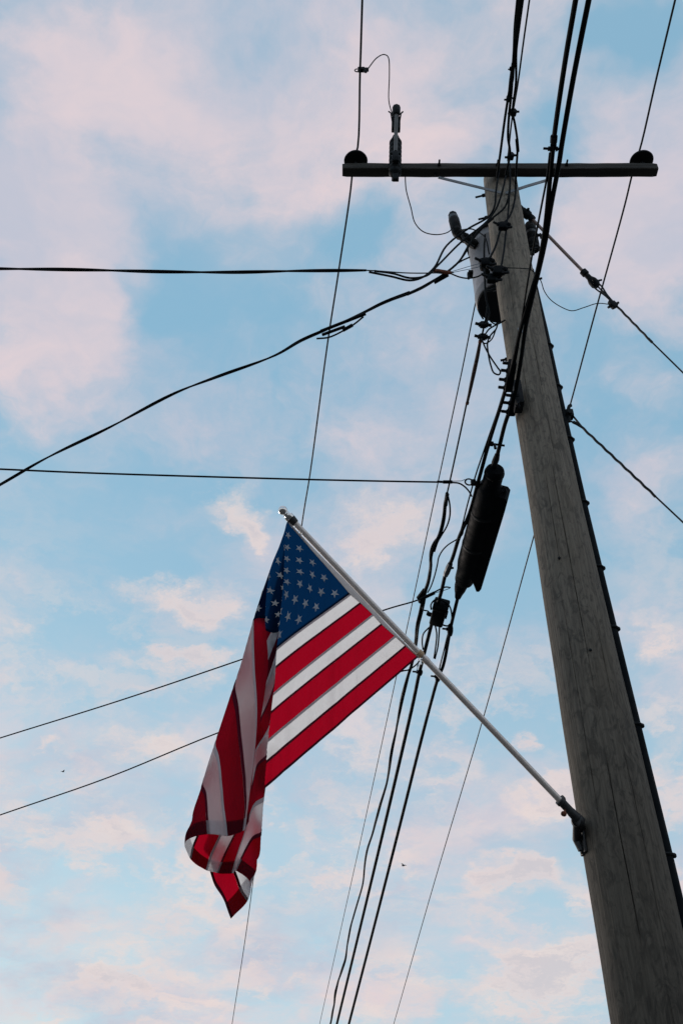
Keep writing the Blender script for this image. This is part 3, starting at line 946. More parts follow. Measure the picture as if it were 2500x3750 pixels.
# steel hanger that ties the clamps to the pole
hz = C0.z
hb = thing('hanger_bracket', (PX - .1, PY - .1, hz), 'dark steel hanger bracket holding the cables to the pole side', 'bracket')
obj('plate', G().box(at(1893, 1452, 4.17), X, Y_, Z, .05, .10, .19, .006), 'dark_steel', hb)
obj('plate_bolt', G().bolt(at(1893, 1490, 4.13), (0, -1, 0), .04, .009), 'dark_steel', hb)
for (px, py) in ((2027, 510), (2018, 548)):
    pass
cc = near([(2027, 498), (2024, 545)])
t = thing('cable_clamp', cc[0], 'small strapped clamp on the overhead cable just above the crossarm', 'clamp', 'bolted cable clamps')
obj('clamp_body', G().tube([cc[0], cc[0].lerp(cc[1], .5)], .0165, 8).tube([cc[0].lerp(cc[1], .62), cc[1]], .0145, 8), 'rubber', t)
obj('bolt', G().bolt(cc[1] - X * .01, (-1, 0, .1), .035, .006), 'dark_steel', t)
obj('bolt', G().bolt(cc[1] + X * .012, (1, 0, -.1), .024, .006), 'dark_steel', t)
# rung between the two cables and shackle above the splice case
rg = farp([(1797, 1625), (1846, 1632)])
t = thing('cable_spacer', rg[0], 'small black spacer bar across the two cables above the splice case', 'spacer')
obj('bar', G().tube(rg, .007, 8).tube([rg[0].lerp(rg[1], .25), rg[0].lerp(rg[1], .25) + Vector((.0, -.01, -.045))], .009, 8).lathe([(.016, -.012), (.016, .012)], rg[0], (rg[1] - rg[0]), 8), 'dark_steel', t)

# ------------------------------------------------------------------ splice case
s_top, s_bot = farp([(1806, 1712), (1690, 2130)])
sa = (s_bot - s_top).normalized()
sL = (s_bot - s_top).length
mid = (s_top + s_bot) / 2
vdir = (mid - EYE).normalized()
swing = sa.cross(vdir).normalized()
swing = swing if swing.x > 0 else -swing
off = Vector((.012, 0, -.01))
case = thing('splice_case', s_bot, 'big black cylindrical splice case hanging on the communication cable', 'splice case')
o = s_top + off
obj('case_body', G().lathe([(.048, 0), (.058, .010), (.062, .022), (.063, .115 * sL), (.074, .135 * sL), (.082, .16 * sL), (.084, .30 * sL), (.084, .80 * sL), (.078, .84 * sL), (.072, .88 * sL), (.070, .965 * sL), (.064, .985 * sL), (.040, .992 * sL)], o, sa, 36), 'rubber', case)
nrm = swing.cross(sa).normalized()


def plate(poly, th, org):
    a = [org + sa * p[0] + swing * p[1] + nrm * th for p in poly]
    b = [org + sa * p[0] + swing * p[1] - nrm * th for p in poly]
    n = len(poly)
    f = [tuple(range(n)), tuple(reversed(range(n, 2 * n)))] + [(i, n + i, n + (i + 1) % n, (i + 1) % n) for i in range(n)]
    return a + b, f


fl = [(.155 * sL, .02), (.155 * sL, .108), (.175 * sL, .130), (.26 * sL, .132), (.955 * sL, .132), (.985 * sL, .122), (.99 * sL, .104), (.86 * sL, .03)]
v_, f_ = plate(fl, .058, o)
obj('case_flange', G().add(v_, f_), 'rubber', case, angle=25)
obj('end_cap', G().lathe([(.062, .03), (.0655, .035), (.0655, .05), (.062, .055)], o, sa, 36), 'rubber', case)
obj('tail_gland', G().lathe([(.046, 0), (.048, .05), (.040, .11), (.030, .15), (.022, .2)], o + sa * sL * .985 - swing * .012, sa, 20), 'rubber', case)
obj('hasp', G().tube([o + sa * .14 * sL + swing * (.085 + .016 * math.cos(a)) + nrm * .0 + sa * .020 * math.sin(a) for a in np.linspace(0, 2 * math.pi, 12)], .005, 6), 'dark_steel', case)
for k in (.34, .62):
    obj('case_band', G().lathe([(.0842, k * sL), (.0862, k * sL + .004), (.0862, k * sL + .022), (.0842, k * sL + .026)], o, sa, 36), 'dark_steel', case)
shk = farp([(1818, 1672), (1806, 1708)])
obj('shackle', G().tube([shk[0] - sa * .02, shk[0] + sa * .02, shk[1] - sa * .03, shk[1]], [.016, .021, .021, .015], 10), 'dark_steel', case)

# terminal box on the left cable
tb = farp([(1606, 2247)])[0]
tdir = (farp([(1580, 2320)])[0] - farp([(1615, 2190)])[0]).normalized()
tv = (EYE - tb).normalized()
tsx = tdir.cross(tv).normalized()
tsx = tsx if tsx.x > 0 else -tsx
tbx = thing('terminal_box', tb, 'small black terminal box on the cable just above the flag stick', 'terminal box')
obj('box_body', G().box(tb, tdir, tsx, tdir.cross(tsx), .215, .105, .10, .014), 'rubber', tbx)
obj('box_cap', G().box(tb - tdir * .105, tdir, tsx, tdir.cross(tsx), .045, .118, .11, .012), 'rubber', tbx)
obj('knob', G().lathe([(.016, 0), (.018, .02), (.012, .04)], tb - tsx * .05 + tdir * .04, -tsx, 10), 'rubber', tbx)
obj('latch', G().box(tb + tsx * .055 - tdir * .01, tdir, tsx, tdir.cross(tsx), .07, .02, .03, .004), 'rubber', tbx)
loops = [
    ([(1578, 2232), (1577, 2215), (1590, 2198), (1605, 2194), (1640, 2213), (1653, 2250), (1650, 2280), (1638, 2292), (1615, 2287)], .0062, 'large wire loop arching over the small terminal box'),
    ([(1573, 2248), (1566, 2238), (1550, 2234), (1546, 2222)], .0052, 'short wire from the terminal box to the wavy cable'),
    ([(1591, 2284), (1598, 2320), (1594, 2370), (1588, 2410)], .0062, 'left of two straight wires hanging under the terminal box'),
    ([(1609, 2282), (1606, 2330), (1602, 2370), (1592, 2412)], .0062, 'right of two straight wires hanging under the terminal box'),
    ([(1570, 2298), (1550, 2320), (1545, 2350), (1548, 2378)], .0058, 'short curved wire beside the cable just above the flag stick'),
]
for p, r, lab in loops:
    wire('terminal_wire', farp(p), r, 'cable', lab, 'wire', 'loose wires at the terminal box')
# little clamp hardware on the right cable below the splice case
for (p0, p1, lab, tail) in [((1648, 2290), (1647, 2325), 'dark clamp on the right cable beside the terminal box', 0), ((1606, 2468), (1601, 2492), 'small dark clamp on the right cable just below the flag stick', 1),
                            ((1538, 2455), (1536, 2470), 'small dark band on the middle cable below the flag stick', 2), ((1648, 2064), (1630, 2108), 'pale banded joint on the left cable beside the splice case', 3)]:
    c = farp([p0, p1])
    t = thing('cable_clamp', c[0], lab, 'clamp', 'bolted cable clamps')
    obj('clamp_body', G().tube([c[0], c[0].lerp(c[1], .3), c[0].lerp(c[1], .7), c[1]], [.018, .023, .023, .018], 8), 'steel' if tail == 3 else 'rubber', t)
    obj('bolt', G().bolt(c[0].lerp(c[1], .4) - X * .012, (-1, 0, .1) if tail != 3 else (1, 0, .1), .05, .008), 'dark_steel', t)
wire('lashing_wire', farp([(1676, 2200), (1658, 2270), (1640, 2320), (1625, 2380), (1610, 2440), (1600, 2490), (1585, 2540)]), .0058, 'cable', 'thin black wire lashed along the right cable below the splice case', 'wire')

# ------------------------------------------------------------------ secondary line with helical grip, and the wavy cable
Q0 = at(1778, 1165, 4.20)
QK = -.065
qf = lambda l: on_slope(l, Q0, QK)
sec = thing('secondary_line', Q0, 'black secondary line with a rusty tapered grip, hanging from below the transformer', 'power line')
obj('strand', G().tube(smooth([at(1784, 1120, 4.2)] + qf([(1777, 1170), (1770, 1200), (1762, 1235), (1755, 1255), (1708, 1475), (1690, 1560), (1650, 1745), (1640, 1790), (1634, 1815)]), 6), .0062, 8), 'cable', sec)
gpts = qf([(1757, 1250), (1748, 1300), (1735, 1360), (1722, 1420), (1710, 1476)])
Pg, Rg = rad_path(gpts, [.010, .0135, .0145, .0125, .0085])
obj('helical_grip', G().tube(Pg, Rg, 10), 'grip', sec)
obj('grip_end', G().lathe([(.012, -.008), (.012, .01)], gpts[-1], gpts[-1] - gpts[-2], 8), 'rust', sec)
obj('grip_end', G().lathe([(.0125, -.008), (.0125, .01)], gpts[0], gpts[-1] - gpts[-2], 8), 'rust', sec)
for (px, py) in ((1769, 1189), (1766, 1234)):
    P = qf([(px, py)])[0]
    obj('connector', G().box(P, X, Y_, Z, .042, .04, .038, .008).bolt(P - X * .015, (-1, -.1, .25), .04, .010).bolt(P + X * .018, (1, 0, -.2), .035, .011), 'dark_steel', sec)
hang = [
    ([(1762, 1240), (1775, 1272), (1796, 1310), (1820, 1345), (1831, 1362), (1825, 1372), (1808, 1366), (1795, 1335), (1786, 1290), (1784, 1255), (1795, 1228), (1815, 1205), (1820, 1190)], .0054, 'black wire hanging in a long teardrop loop below the transformer'),
    ([(1768, 1168), (1752, 1140), (1750, 1118)], .0058, 'short black wire curling up beside the transformer base'),
    ([(1775, 1225), (1790, 1205), (1815, 1190), (1835, 1180), (1848, 1172)], .0054, 'short black wire rising from the connectors to the pole under the transformer'),
    ([(1784, 1165), (1797, 1178), (1812, 1187), (1820, 1183), (1812, 1213), (1796, 1246), (1775, 1258), (1764, 1252)], .0046, 'thin grey wire curling under the transformer base'),
]
for p, r, lab in hang:
    wire('hanging_wire', [at(a_, b_, 4.24) for a_, b_ in p], r, 'cable', lab, 'wire', 'loose wires below the transformer')

wav = [(1637, 1812), (1629, 1845), (1624, 1890), (1617, 1925), (1609, 1955), (1585, 2012), (1578, 2040), (1577, 2075), (1567, 2130), (1553, 2172), (1549, 2200), (1540, 2240), (1527, 2292), (1521, 2349), (1504, 2433), (1491, 2478), (1473, 2552), (1463, 2610), (1452, 2674),
       (1432, 2760), (1413, 2860), (1392, 2940), (1379, 3000), (1366, 3055), (1345, 3119), (1333, 3172), (1325, 3235), (1314, 3282), (1298, 3350), (1281, 3408), (1268, 3467), (1264, 3510), (1253, 3551), (1230, 3628), (1222, 3680), (1210, 3750)]
WP = smooth(extend(qf(wav), 0, 25), 6)
wv = thing('twisted_cable', WP[0], 'wavy twisted black cable bundle passing behind the flag stick, left of the communication cables', 'cable')
for k, ph in enumerate((0, 2.1, 4.2)):
    hp = [p + Vector((.010 * noise.noise((i_ * .045, k * 3.3, 1)), .004 * noise.noise((i_ * .06, k, 5)), .010 * noise.noise((i_ * .05, k * 2.1, 9)))) for i_, p in enumerate(helix(resample(WP, .05), .009, 2.3 + .3 * k, ph))]
    obj('strand', G().tube(hp, .0098, 8), 'cable', wv)
obj('strand', G().tube(smooth(qf([(1638, 1810), (1646, 1850), (1646, 1890), (1636, 1925), (1616, 1960), (1602, 1985), (1590, 2020)]), 6), .0066, 8), 'cable', wv)
obj('strand', G().tube(smooth(qf([(1609, 1960), (1588, 1985), (1577, 2010), (1573, 2040), (1580, 2070)]), 6), .0066, 8), 'cable', wv)
obj('end_sleeve', G().tube(qf([(1636, 1806), (1630, 1850)]), [.013, .017], 8), 'cable', wv)
obj('cut_end', G().tube(qf([(1553, 2160), (1530, 2190)]), .017, 8), 'cable', wv)
obj('band', G().tube(qf([(1548, 2186), (1538, 2204)]), .022, 8), 'rubber', wv)
wire('drip_loop', [farp([(1698, 1935)])[0]] + qf([(1672, 1975), (1640, 1995), (1620, 2015), (1606, 2040), (1600, 2070), (1590, 2110), (1576, 2150), (1565, 2170)]), .0058, 'cable', 'thin black drip loop bowing left of the splice case', 'wire')

# ------------------------------------------------------------------ single drops to the left
hook_p = farp([(1732, 1767)])[0]
A3 = hook_p
B3 = at(0, 1718, 4.5)
d3 = between([(1640, 1766), (1400, 1762), (1130, 1756), (600, 1741), (300, 1731), (0, 1718)], A3, B3)
t3 = thing('telephone_drop', d3[0], 'single black telephone drop running level to the left edge above the flag', 'cable', 'telephone drops')
obj('drop_wire', G().tube(smooth(extend(d3, 0, 9), 6), .0058, 8), 'cable', t3)
ca = between([(1622, 1765), (1654, 1765)], A3, B3)
obj('drop_clamp', G().tube(ca, .0115, 8).tube(between([(1600, 1764), (1622, 1765)], A3, B3), .008, 8), 'rubber', t3)
obj('clamp_tail', G().tube(between([(1654, 1762), (1690, 1761), (1700, 1756), (1708, 1762)], A3, B3), .0024, 6), 'blue_wire', t3)
hk_ = between([(1716, 1765)], A3, B3)[0]
hx = (d3[0] - d3[1]).normalized()
obj('hook', G().tube([hk_ + hx * .026 * math.cos(a) + Z * .026 * math.sin(a) for a in np.linspace(.5, 5.6, 16)], .0052, 8).box(hook_p, hx, Y_, Z, .035, .03, .04, .006).bolt(hook_p + hx * .01, hx, .03, .007), 'dark_steel', t3)
wire('drop_tail', between([(1654, 1767), (1680, 1770), (1700, 1782), (1718, 1802), (1726, 1818)], A3, B3), .0054, 'cable', 'short black tail curving from the level telephone drop to the cable', 'wire')

A4 = farp([(1655, 2152)])[0]
B4 = at(0, 2703, 8.2)
d4 = between([(1648, 2152), (1630, 2150), (1590, 2168), (1530, 2197), (1419, 2230), (885, 2415), (450, 2562), (0, 2703)], A4, B4)
t4 = thing('telephone_drop', d4[0], 'thin telephone drop from the splice case behind the flag, upper of the two sloping drops', 'cable', 'telephone drops')
obj('drop_wire', G().tube(smooth(extend(d4, 0, 14), 6), .0056, 8), 'cable', t4)
obj('drop_clamp', G().tube(between([(1556, 2187), (1590, 2171)], A4, B4), .0125, 8), 'rubber', t4)
obj('clamp_tail', G().tube(between([(1590, 2172), (1625, 2162), (1645, 2155)], A4, B4), .0028, 6), 'blue_wire', t4)
A5 = farp([(1538, 2418)])[0]
B5 = at(0, 2985, 9.2)
d5 = between([(1536, 2420), (1520, 2437), (1495, 2453), (1475, 2457), (1250, 2525), (800, 2683), (400, 2846), (0, 2985)], A5, B5)
t5 = thing('telephone_drop', d5[0], 'thin telephone drop sloping left from behind the flag, lowest of the drops', 'cable', 'telephone drops')
obj('drop_wire', G().tube(smooth(extend(d5, 0, 14), 6), .0062, 8), 'cable', t5)
cv = farp([(1530, 2425)])[0]
obj('clamp_tail', G().tube([cv + Vector((.004 * math.sin(a * 2) - .01 * a * .2, 0, -.012 * a + .02 * math.cos(a * 1.7))) for a in np.linspace(0, 7, 24)], .0028, 6), 'blue_wire', t5)

# ------------------------------------------------------------------ flag stick and bracket
FB = at(2062, 2945, 4.12)
FT = EYE + ray(1062, 1897) * 4.25
fdir = (FT - FB).normalized()
stick = thing('flagpole', FB, 'slim two-piece aluminium flagpole angled out from the wooden pole', 'flagpole')


def onstick(px, py):
    """the point of the stick nearest to a sight line"""
    d = ray(px, py).normalized()
    w0 = EYE - FB
    b = d.dot(fdir)
    return FB + fdir * ((fdir.dot(w0) - b * d.dot(w0)) / (1 - b * b))


J = onstick(1556, 2392)
obj('lower_tube', G().tube([FB - fdir * .10, J], .0138, 24), 'alu', stick)
obj('upper_tube', G().tube([J - fdir * .02, FT], .0127, 24), 'alu', stick)
j0 = onstick(1568, 2403)
obj('joint_collar', G().lathe([(.0142, -.018), (.0155, -.012), (.0155, .004), (.0142, .010)], j0, fdir, 24), 'alu', stick)
j1 = onstick(1552, 2381)
obj('swivel_ring', G().lathe([(.0128, -.012), (.0168, -.010), (.0168, .012), (.0128, .014)], j1, fdir, 24), 'tan_joint', stick)
j2_ = onstick(1078, 1910)
obj('top_ring', G().lathe([(.0128, -.012), (.0155, -.010), (.0155, .010), (.0128, .012)], j2_, fdir, 24), 'alu', stick)
fin = obj('finial', G().lathe([(.0175, -.006), (.0205, -.002), (.0205, .012), (.014, .016), (.0125, .021), (.0145, .025), (.0125, .029)] +
                              [(.0200 * math.sin(a), .045 - .0200 * math.cos(a)) for a in np.linspace(.65, math.pi, 14)], FT, fdir, 32), 'silver', stick)
obj('finial_collar', G().lathe([(.0142, -.034), (.0180, -.030), (.0200, -.010), (.0205, -.004), (.0175, -.002)], FT, fdir, 28), 'cast', fin)

fpn = Vector((fdir.x, fdir.y, 0)).normalized()
NF = fpn.cross(Z).normalized()
if NF.dot(EYE - FB) < 0:
    NF = -NF
up_s = fdir.cross(NF).normalized()
up_s = up_s if up_s.z > 0 else -up_s
br = thing('flagpole_bracket', FB, 'dark cast metal flagpole bracket screwed to the side of the wooden pole', 'bracket')
s0, s1 = onstick(2046, 2928), onstick(2112, 2996)
obj('socket', G().lathe([(.0170, 0), (.0225, .002), (.0225, .018), (.0185, .022), (.0185, .070), (.0200, .075), (.0200, .125), (.012, .135)], s0, -fdir, 20)
    .box(s0 + up_s * .020 - fdir * .012, fdir, NF, up_s, .022, .018, .020, .004), 'cast', br)
zc_ = s1.z - .035
bx = Vector((PX + bow(zc_), PY, zc_))
bdir = (-right * .93 + Vector((-.27, -.962, 0)) * .36).normalized()
pskin = bx + bdir * (prad(zc_) + .004)
btan = bdir.cross(Z)
obj('base_plate', G().box(pskin, btan, bdir, Z, .07, .014, .15, .005), 'cast', br)
el = smooth([s0 - fdir * .09, s0 - fdir * .13, s1 - fdir * .0 + Vector((0, 0, -.01)), pskin + Z * .03, pskin - Z * .02], 6)
obj('elbow', G().tube(el, [.020 + .006 * math.sin(math.pi * i / (len(el) - 1)) for i in range(len(el))], 14), 'cast', br)
obj('web', G().tube([pskin - Z * .06 + bdir * .012, pskin - Z * .01 + bdir * .025, s0 - fdir * .11 - up_s * .008], [.013, .018, .014], 10), 'cast', br)
kn = s0 - fdir * .045
obj('thumb_screw', G().tube([kn - up_s * .016, kn - up_s * .036], .004, 8).lathe([(.010, .0), (.0125, .004), (.0125, .010), (.008, .013)], kn - up_s * .036, -up_s + NF * .2, 12), 'rust', br)
for dz in (.060, -.064):
    obj('screw', G().lathe([(.011, 0), (.011, .006), (.006, .009)], pskin + Z * dz + bdir * .007, bdir, 10), 'dark_steel', br)

# ------------------------------------------------------------------ flag
FP0 = onstick(1300, 2160)
HOIST = [(1051, 1912), (1084, 1950), (1116, 1987), (1149, 2025), (1182, 2062), (1215, 2100), (1248, 2138), (1280, 2175), (1321, 2211), (1362, 2250), (1398, 2289), (1443, 2329), (1486, 2369), (1529, 2408)]
NODES = [
    [(1047, 1922, .004), (1044, 1935, .01), (1038, 1955, .02), (1021, 2000, .03), (986, 2105, .05), (972, 2262, .065), (983, 2420, .085), (965, 2570, .095), (935, 2740, .10), (908, 3010, .10)],
    [(1048, 1985, 0), (1030, 2005, .004), (1040, 2050, .02), (1000, 2100, .035), (938, 2232, .055), (928, 2290, .080), (930, 2450, .10), (937, 2610, .11), (925, 2790, .115), (896, 3030, .115)],
    [(1044, 2045, 0), (1010, 2080, .004), (1036, 2135, .02), (980, 2250, .04), (860, 2500, .065), (866, 2615, .10), (879, 2768, .115), (891, 2883, .12), (895, 2960, .12), (887, 3045, .12)],
    [(1038, 2110, 0), (985, 2165, .004), (1027, 2228, .02), (950, 2400, .04), (799, 2685, .07), (803, 2760, .10), (812, 2860, .12), (823, 2960, .13), (829, 3015, .13), (834, 3061, .13)],
    [(1034, 2176, 0), (965, 2240, .004), (1017, 2314, .025), (920, 2560, .045), (742, 2861, .08), (744, 2910, .10), (748, 2965, .115), (751, 3010, .12), (753, 3035, .125), (755, 3057, .13)],
    [(1029, 2242, 0), (945, 2320, .004), (1010, 2379, .03), (890, 2690, .05), (720, 2960, .07), (700, 3010, .075), (690, 3035, .08), (685, 3050, .09), (683, 3065, .09), (683, 3079, .09)],
    [(1022, 2308, 0), (915, 2420, .004), (1002, 2508, .03), (880, 2790, .05), (760, 2990, .05), (730, 3050, .045), (712, 3090, .04), (702, 3115, .035), (697, 3135, .035), (694, 3151, .035)],
    [(1013, 2374, 0), (880, 2520, .004), (988, 2622, .03), (937, 2749, .05), (855, 2930, .05), (815, 3030, .04), (788, 3090, .03), (770, 3130, .025), (760, 3160, .02), (753, 3185, .02)],
    [(1009, 2448, 0), (860, 2610, .004), (977, 2756, .03), (944, 2806, .05), (921, 2898, .06), (880, 3010, .05), (850, 3075, .04), (828, 3125, .03), (814, 3165, .025), (803, 3195, .025)],
    [(1000, 2538, 0), (835, 2715, .004), (964, 2900, .03), (940, 2930, .05), (921, 2959, .06), (905, 3010, .055), (890, 3060, .05), (872, 3110, .045), (858, 3160, .04), (848, 3199, .04)],
    [(990, 2615, 0), (805, 2810, .004), (948, 3043, .03), (930, 3070, .045), (915, 3095, .05), (903, 3115, .05), (893, 3135, .05), (883, 3155, .05), (873, 3172, .05), (866, 3188, .05)],
    [(984, 2705, 0), (775, 2905, .002), (920, 3130, .012), (928, 3160, .016), (932, 3185, .022), (931, 3195, .03), (929, 3203, .04), (926, 3210, .047), (922, 3217, .05), (916, 3225, .05)],
    [(978, 2793, 0), (755, 3000, .002), (820, 3110, .008), (840, 3150, .010), (860, 3200, .010), (870, 3225, .010), (878, 3250, .010), (886, 3270, .010), (894, 3285, .010), (902, 3302, .010)],
    [(965, 2891, 0), (738, 3080, .0), (755, 3140, .004), (768, 3187, .004), (780, 3215, .004), (795, 3248, .004), (810, 3280, .004), (824, 3308, .004), (838, 3338, .004), (850, 3362, .004)],
]
NK = len(NODES[0]) + 1
CTRL = np.zeros((14, NK, 3))
for i in range(14):
    hp = on_plane(HOIST[i][0], HOIST[i][1], FP0, NF, 0)
    CTRL[i, 0] = hp
    for k, (px, py, of) in enumerate(NODES[i]):
        CTRL[i, k + 1] = on_plane(px, py, FP0, NF, of * 1.15)


def crom(P, t):
    """Catmull-Rom along axis 0 at parameter t"""
    n = P.shape[0]
    i = min(int(t), n - 2)
    f = t - i
    p1, p2 = P[i], P[i + 1]
    p0 = P[i - 1] if i > 0 else 2 * p1 - p2
    p3 = P[i + 2] if i + 2 < n else 2 * p2 - p1
    return .5 * (2 * p1 + (p2 - p0) * f + (2 * p0 - 5 * p1 + 4 * p2 - p3) * f * f + (3 * p1 - p0 - 3 * p2 + p3) * f ** 3)


SUB = 8
ROWS = 13 * SUB + 1
COLS = 240
CANT = int(COLS * .4)
# share of each row's length taken by the canton, from where its edge is seen
ci = np.zeros(14)
dens = []
for i in range(ROWS):
    t = i / SUB
    ctrl = crom(CTRL, t)
    line = np.array([crom(ctrl, x) for x in np.linspace(0, NK - 1, (NK - 1) * 24 + 1)])
    seg = np.linalg.norm(np.diff(line, axis=0), axis=1)
    dens.append((line, np.concatenate([[0], np.cumsum(seg)])))


def frac_at(i, node):
    line, cum = dens[i * SUB]
    return cum[int(node * 24)] / cum[-1]


cs = {0: frac_at(0, 6.0), 1: frac_at(1, 5.75), 4: frac_at(4, 3.0), 7: frac_at(7, 2.55)}
cfun = lambda i: float(np.interp(i, sorted(cs), [cs[k] for k in sorted(cs)]))
SURF = np.zeros((ROWS, COLS + 1, 3))
for i in range(ROWS):
    line, cum = dens[i]
    c = cfun(i / SUB) if i / SUB < 7 else .40 + (cfun(7) - .40) * max(0, 1 - (i / SUB - 7) / 3)
    fr_ = np.concatenate([np.linspace(0, c, CANT + 1), np.linspace(c, 1, COLS - CANT + 1)[1:]]) * cum[-1]
    for a_ in range(3):
        SURF[i, :, a_] = np.interp(fr_, cum, line[:, a_])
# gentle folds that fall with gravity through the tight part of the cloth
hx3 = np.array(fpn)
for i in range(ROWS):
    for j in range(COLS + 1):
        p = SURF[i, j]
        u = float(np.dot(p - np.array(FP0), hx3))
        e = min(1, j / 26) * (.35 + .65 * min(1, i / 40))
        wv_ = .0190 * noise.noise((u * 14, p[2] * .9, 3.1)) + .0120 * noise.noise((u * 30, p[2] * 2.0, 8.1))
        if j > COLS * .55:
            wv_ += .0060 * noise.noise((u * 17 + p[2] * 14, p[2] * 5, 5.5)) + .0090 * noise.noise((u * 24, p[2] * 1.6, 2.2))
        SURF[i, j] = p + np.array(NF) * wv_ * e
for _ in range(2):
    S2 = SURF.copy()
    S2[1:-1, 1:-1] = .4 * SURF[1:-1, 1:-1] + .15 * (SURF[:-2, 1:-1] + SURF[2:, 1:-1] + SURF[1:-1, :-2] + SURF[1:-1, 2:])
    S2[0, 1:-1] = .6 * SURF[0, 1:-1] + .2 * (SURF[0, :-2] + SURF[0, 2:])
    S2[-1, 1:-1] = .6 * SURF[-1, 1:-1] + .2 * (SURF[-1, :-2] + SURF[-1, 2:])
    SURF = S2
di = np.gradient(SURF, axis=0)
dj = np.gradient(SURF, axis=1)
NRM = np.cross(di, dj)
NRM /= np.maximum(np.linalg.norm(NRM, axis=2, keepdims=True), 1e-9)


def sheet(r0, r1, c0, c1, off=0.0, g=None):
    g = g or G()
    nr, nc = r1 - r0 + 1, c1 - c0 + 1
    v = (SURF[r0:r1 + 1, c0:c1 + 1] + NRM[r0:r1 + 1, c0:c1 + 1] * off).reshape(-1, 3).tolist()
    f = [(a * nc + b, a * nc + b + 1, (a + 1) * nc + b + 1, (a + 1) * nc + b) for a in range(nr - 1) for b in range(nc - 1)]
    return g.add(v, f)


def surf_pt(s, t, off):
    """s in 0..13 stripes, t in 0..1 along the fly"""
    x, y = min(max(s * SUB, 0), ROWS - 1.001), min(max(t * COLS, 0), COLS - .001)
    i, j = int(x), int(y)
    a, b = x - i, y - j
    wts = ((i, j, (1 - a) * (1 - b)), (i + 1, j, a * (1 - b)), (i, j + 1, (1 - a) * b), (i + 1, j + 1, a * b))
    p = sum(SURF[m, n] * k for m, n, k in wts)
    q_ = sum(NRM[m, n] * k for m, n, k in wts)
    return p + q_ * off


flag = thing('flag', tuple(SURF[0, 0]), 'stars and stripes flag hanging folded from the slanted flagpole', 'flag')
HEM = COLS - 7
for k in range(13):
    c0 = CANT if k < 7 else 0
    m = 'f_red' if k % 2 == 0 else 'f_white'
    gs = sheet(k * SUB, k * SUB + SUB, c0, COLS)
    so = obj('stripe', gs, m, flag, angle=180)
    # the folded allowance where this stripe is sewn over the next
    if k < 12:
        sg = G()
        a0_ = (k + 1) * SUB
        cc0 = CANT if k + 1 < 7 else 0
        b0_ = a0_ - 1 if k % 2 else a0_
        sheet(b0_, b0_ + 1, cc0, COLS, .0010, sg)
        sheet(b0_, b0_ + 1, cc0, COLS, -.0010, sg)
        obj('seam', sg, 'f_seam' if k % 2 else 'f_wseam', so, angle=180)
    else:
        sg = G()
        sheet(ROWS - 2, ROWS - 1, 0, COLS, .0010, sg)
        sheet(ROWS - 2, ROWS - 1, 0, COLS, -.0010, sg)
        obj('edge_hem', sg, 'f_seam', so, angle=180)
    hg = G()
    sheet(k * SUB, k * SUB + SUB, HEM, COLS, .0012, hg)
    sheet(k * SUB, k * SUB + SUB, HEM, COLS, -.0012, hg)
    hm = obj('fly_hem', hg, m, so, angle=180)
    if k % 2:
        for q_ in range(4):
            tt = 1 - (.3 + 1.9 * q_) / COLS
            for sgn in (1, -1):
                pass
can = obj('canton', sheet(0, 7 * SUB, 0, CANT), 'f_blue', flag, angle=180)
sg = G()
sheet(7 * SUB - 1, 7 * SUB, 0, CANT, .0010, sg)
sheet(7 * SUB - 1, 7 * SUB, 0, CANT, -.0010, sg)
sheet(0, 7 * SUB, CANT - 2, CANT, .0010, sg)
obj('seam', sg, 'f_blue', can, angle=180)

# fifty embroidered stars, both faces
HL_ = 1.0                                   # stripe heights per unit s; fly scale from the cloth itself
hoist_len = float(np.linalg.norm(SURF[-1, 0] - SURF[0, 0]))
row_len = float(np.sum(np.linalg.norm(np.diff(SURF[40], axis=0), axis=1)))
for r in range(9):
    for c in range(11):
        if (r + c) % 2:
            continue
        s_c = 7 * (r + 1) / 10
        t_c = .4 * (c + 1) / 12
        sr = .40 * 13 * .0616                # star radius in stripe units
        g = G()
        R_s = .345
        for off_ in (.0014, -.0014):
            vs = [surf_pt(s_c, t_c, off_ * 1.6)]
            for k in range(10):
                rr = R_s if k % 2 == 0 else R_s * .40
                a = math.pi * k / 5
                ds = -rr * math.cos(a)
                dt = rr * math.sin(a) * (hoist_len / 13) / row_len
                vs.append(surf_pt(s_c + ds, t_c + dt, off_))
            g.add(vs, [(0, k + 1, (k + 1) % 10 + 1) for k in range(10)])
        obj('star', g, 'f_star', can, smooth=False)

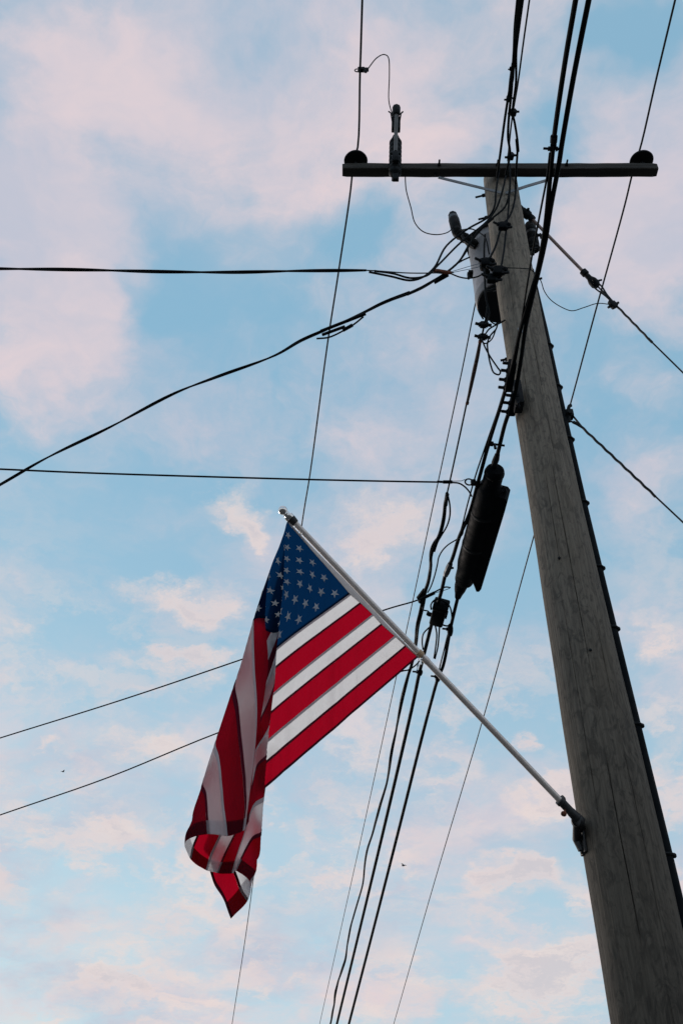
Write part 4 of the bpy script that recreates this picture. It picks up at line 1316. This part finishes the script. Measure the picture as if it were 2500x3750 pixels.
# canvas header with its grommets and tie clips
hd = G()
vs, fs = [], []
nh = 52
for i in range(nh + 1):
    s = i / nh
    pin = np.array(surf_pt(s * 13, 0, 0))
    a_, b_ = np.array(SURF[0, 0]), np.array(SURF[-1, 0])
    st_ = np.array(onstick(1070 + (1540 - 1070) * s, 1905 + (2402 - 1905) * s))
    bow = math.sin(math.pi * s)
    outer = st_ + np.array(-up_s) * (.0165 + .006 * (1 - s)) * 1.0
    outer = pin + (outer - pin) * (.55 + .40 * bow)
    for (pp, of) in ((pin + np.array(NF) * .002, 0), (pin * .5 + outer * .5 + np.array(NF) * .006, 0), (outer + np.array(NF) * .002, 0), (outer - np.array(NF) * .002, 0), (pin - np.array(NF) * .002, 0)):
        vs.append(tuple(pp))
for i in range(nh):
    for k in range(5):
        k2 = (k + 1) % 5
        fs.append((i * 5 + k, i * 5 + k2, (i + 1) * 5 + k2, (i + 1) * 5 + k))
fs += [(0, 1, 2, 3, 4), tuple(nh * 5 + k for k in (4, 3, 2, 1, 0))]
obj('header', hd.add(vs, fs), 'f_header', flag, angle=60)
for (px, py, nm) in ((1076, 1925, 'tie_clip'), (1543, 2404, 'tie_clip'), (1103, 1949, 'tie_clip')):
    P = onstick(px, py) - up_s * .022
    ring = G().tube([P + up_s * .012 * math.cos(a) + fdir * .010 * math.sin(a) for a in np.linspace(0, 2 * math.pi, 14)], .0022, 6)
    if px == 1543:
        ring.tube([P, P - up_s * .02 - fdir * .018], .004, 8)
        ring.ball(P + up_s * .004 - fdir * .004, .007)
    obj(nm, ring, 'silver', flag)

# ------------------------------------------------------------------ distant birds
for (px, py, dist, yaw, lab) in ((232, 2826, 52, .5, 'tiny distant bird in the lower left sky beside the sloping drop'), (1476, 3170, 42, -.6, 'tiny distant bird to the right of the descending cables')):
    c = at(px, py, dist)
    t = thing('bird', c, lab, 'bird', 'distant birds')
    f = Vector((math.sin(yaw), math.cos(yaw) * .6, .15)).normalized()
    s = f.cross(Z).normalized()
    u = s.cross(f)
    obj('body', G().lathe([(.004, -.085), (.02, -.06), (.030, -.01), (.027, .03), (.017, .055), (.018, .068), (.010, .082), (.002, .098)], c, f, 10)
        .add([c - f * .07 + s * .008, c - f * .15 + s * .03, c - f * .15 - s * .03, c - f * .07 - s * .008, c - f * .07 + u * .006, c - f * .14 + u * .004], [(0, 1, 5, 4), (3, 4, 5, 2), (0, 3, 2, 1)]), 'bird', t)
    for sg_ in (1, -1):
        a = [c + f * .03 + u * .01, c + f * .05 + s * sg_ * .09 + u * .07, c - f * .02 + s * sg_ * .18 + u * .05, c - f * .04 + s * sg_ * .09 + u * .055, c - f * .035 + u * .01]
        b = [p - u * .006 for p in a]
        n = len(a)
        obj('wing', G().add(a + b, [tuple(range(n)), tuple(reversed(range(n, 2 * n)))] + [(i, n + i, n + (i + 1) % n, (i + 1) % n) for i in range(n)]), 'bird', t, smooth=False)
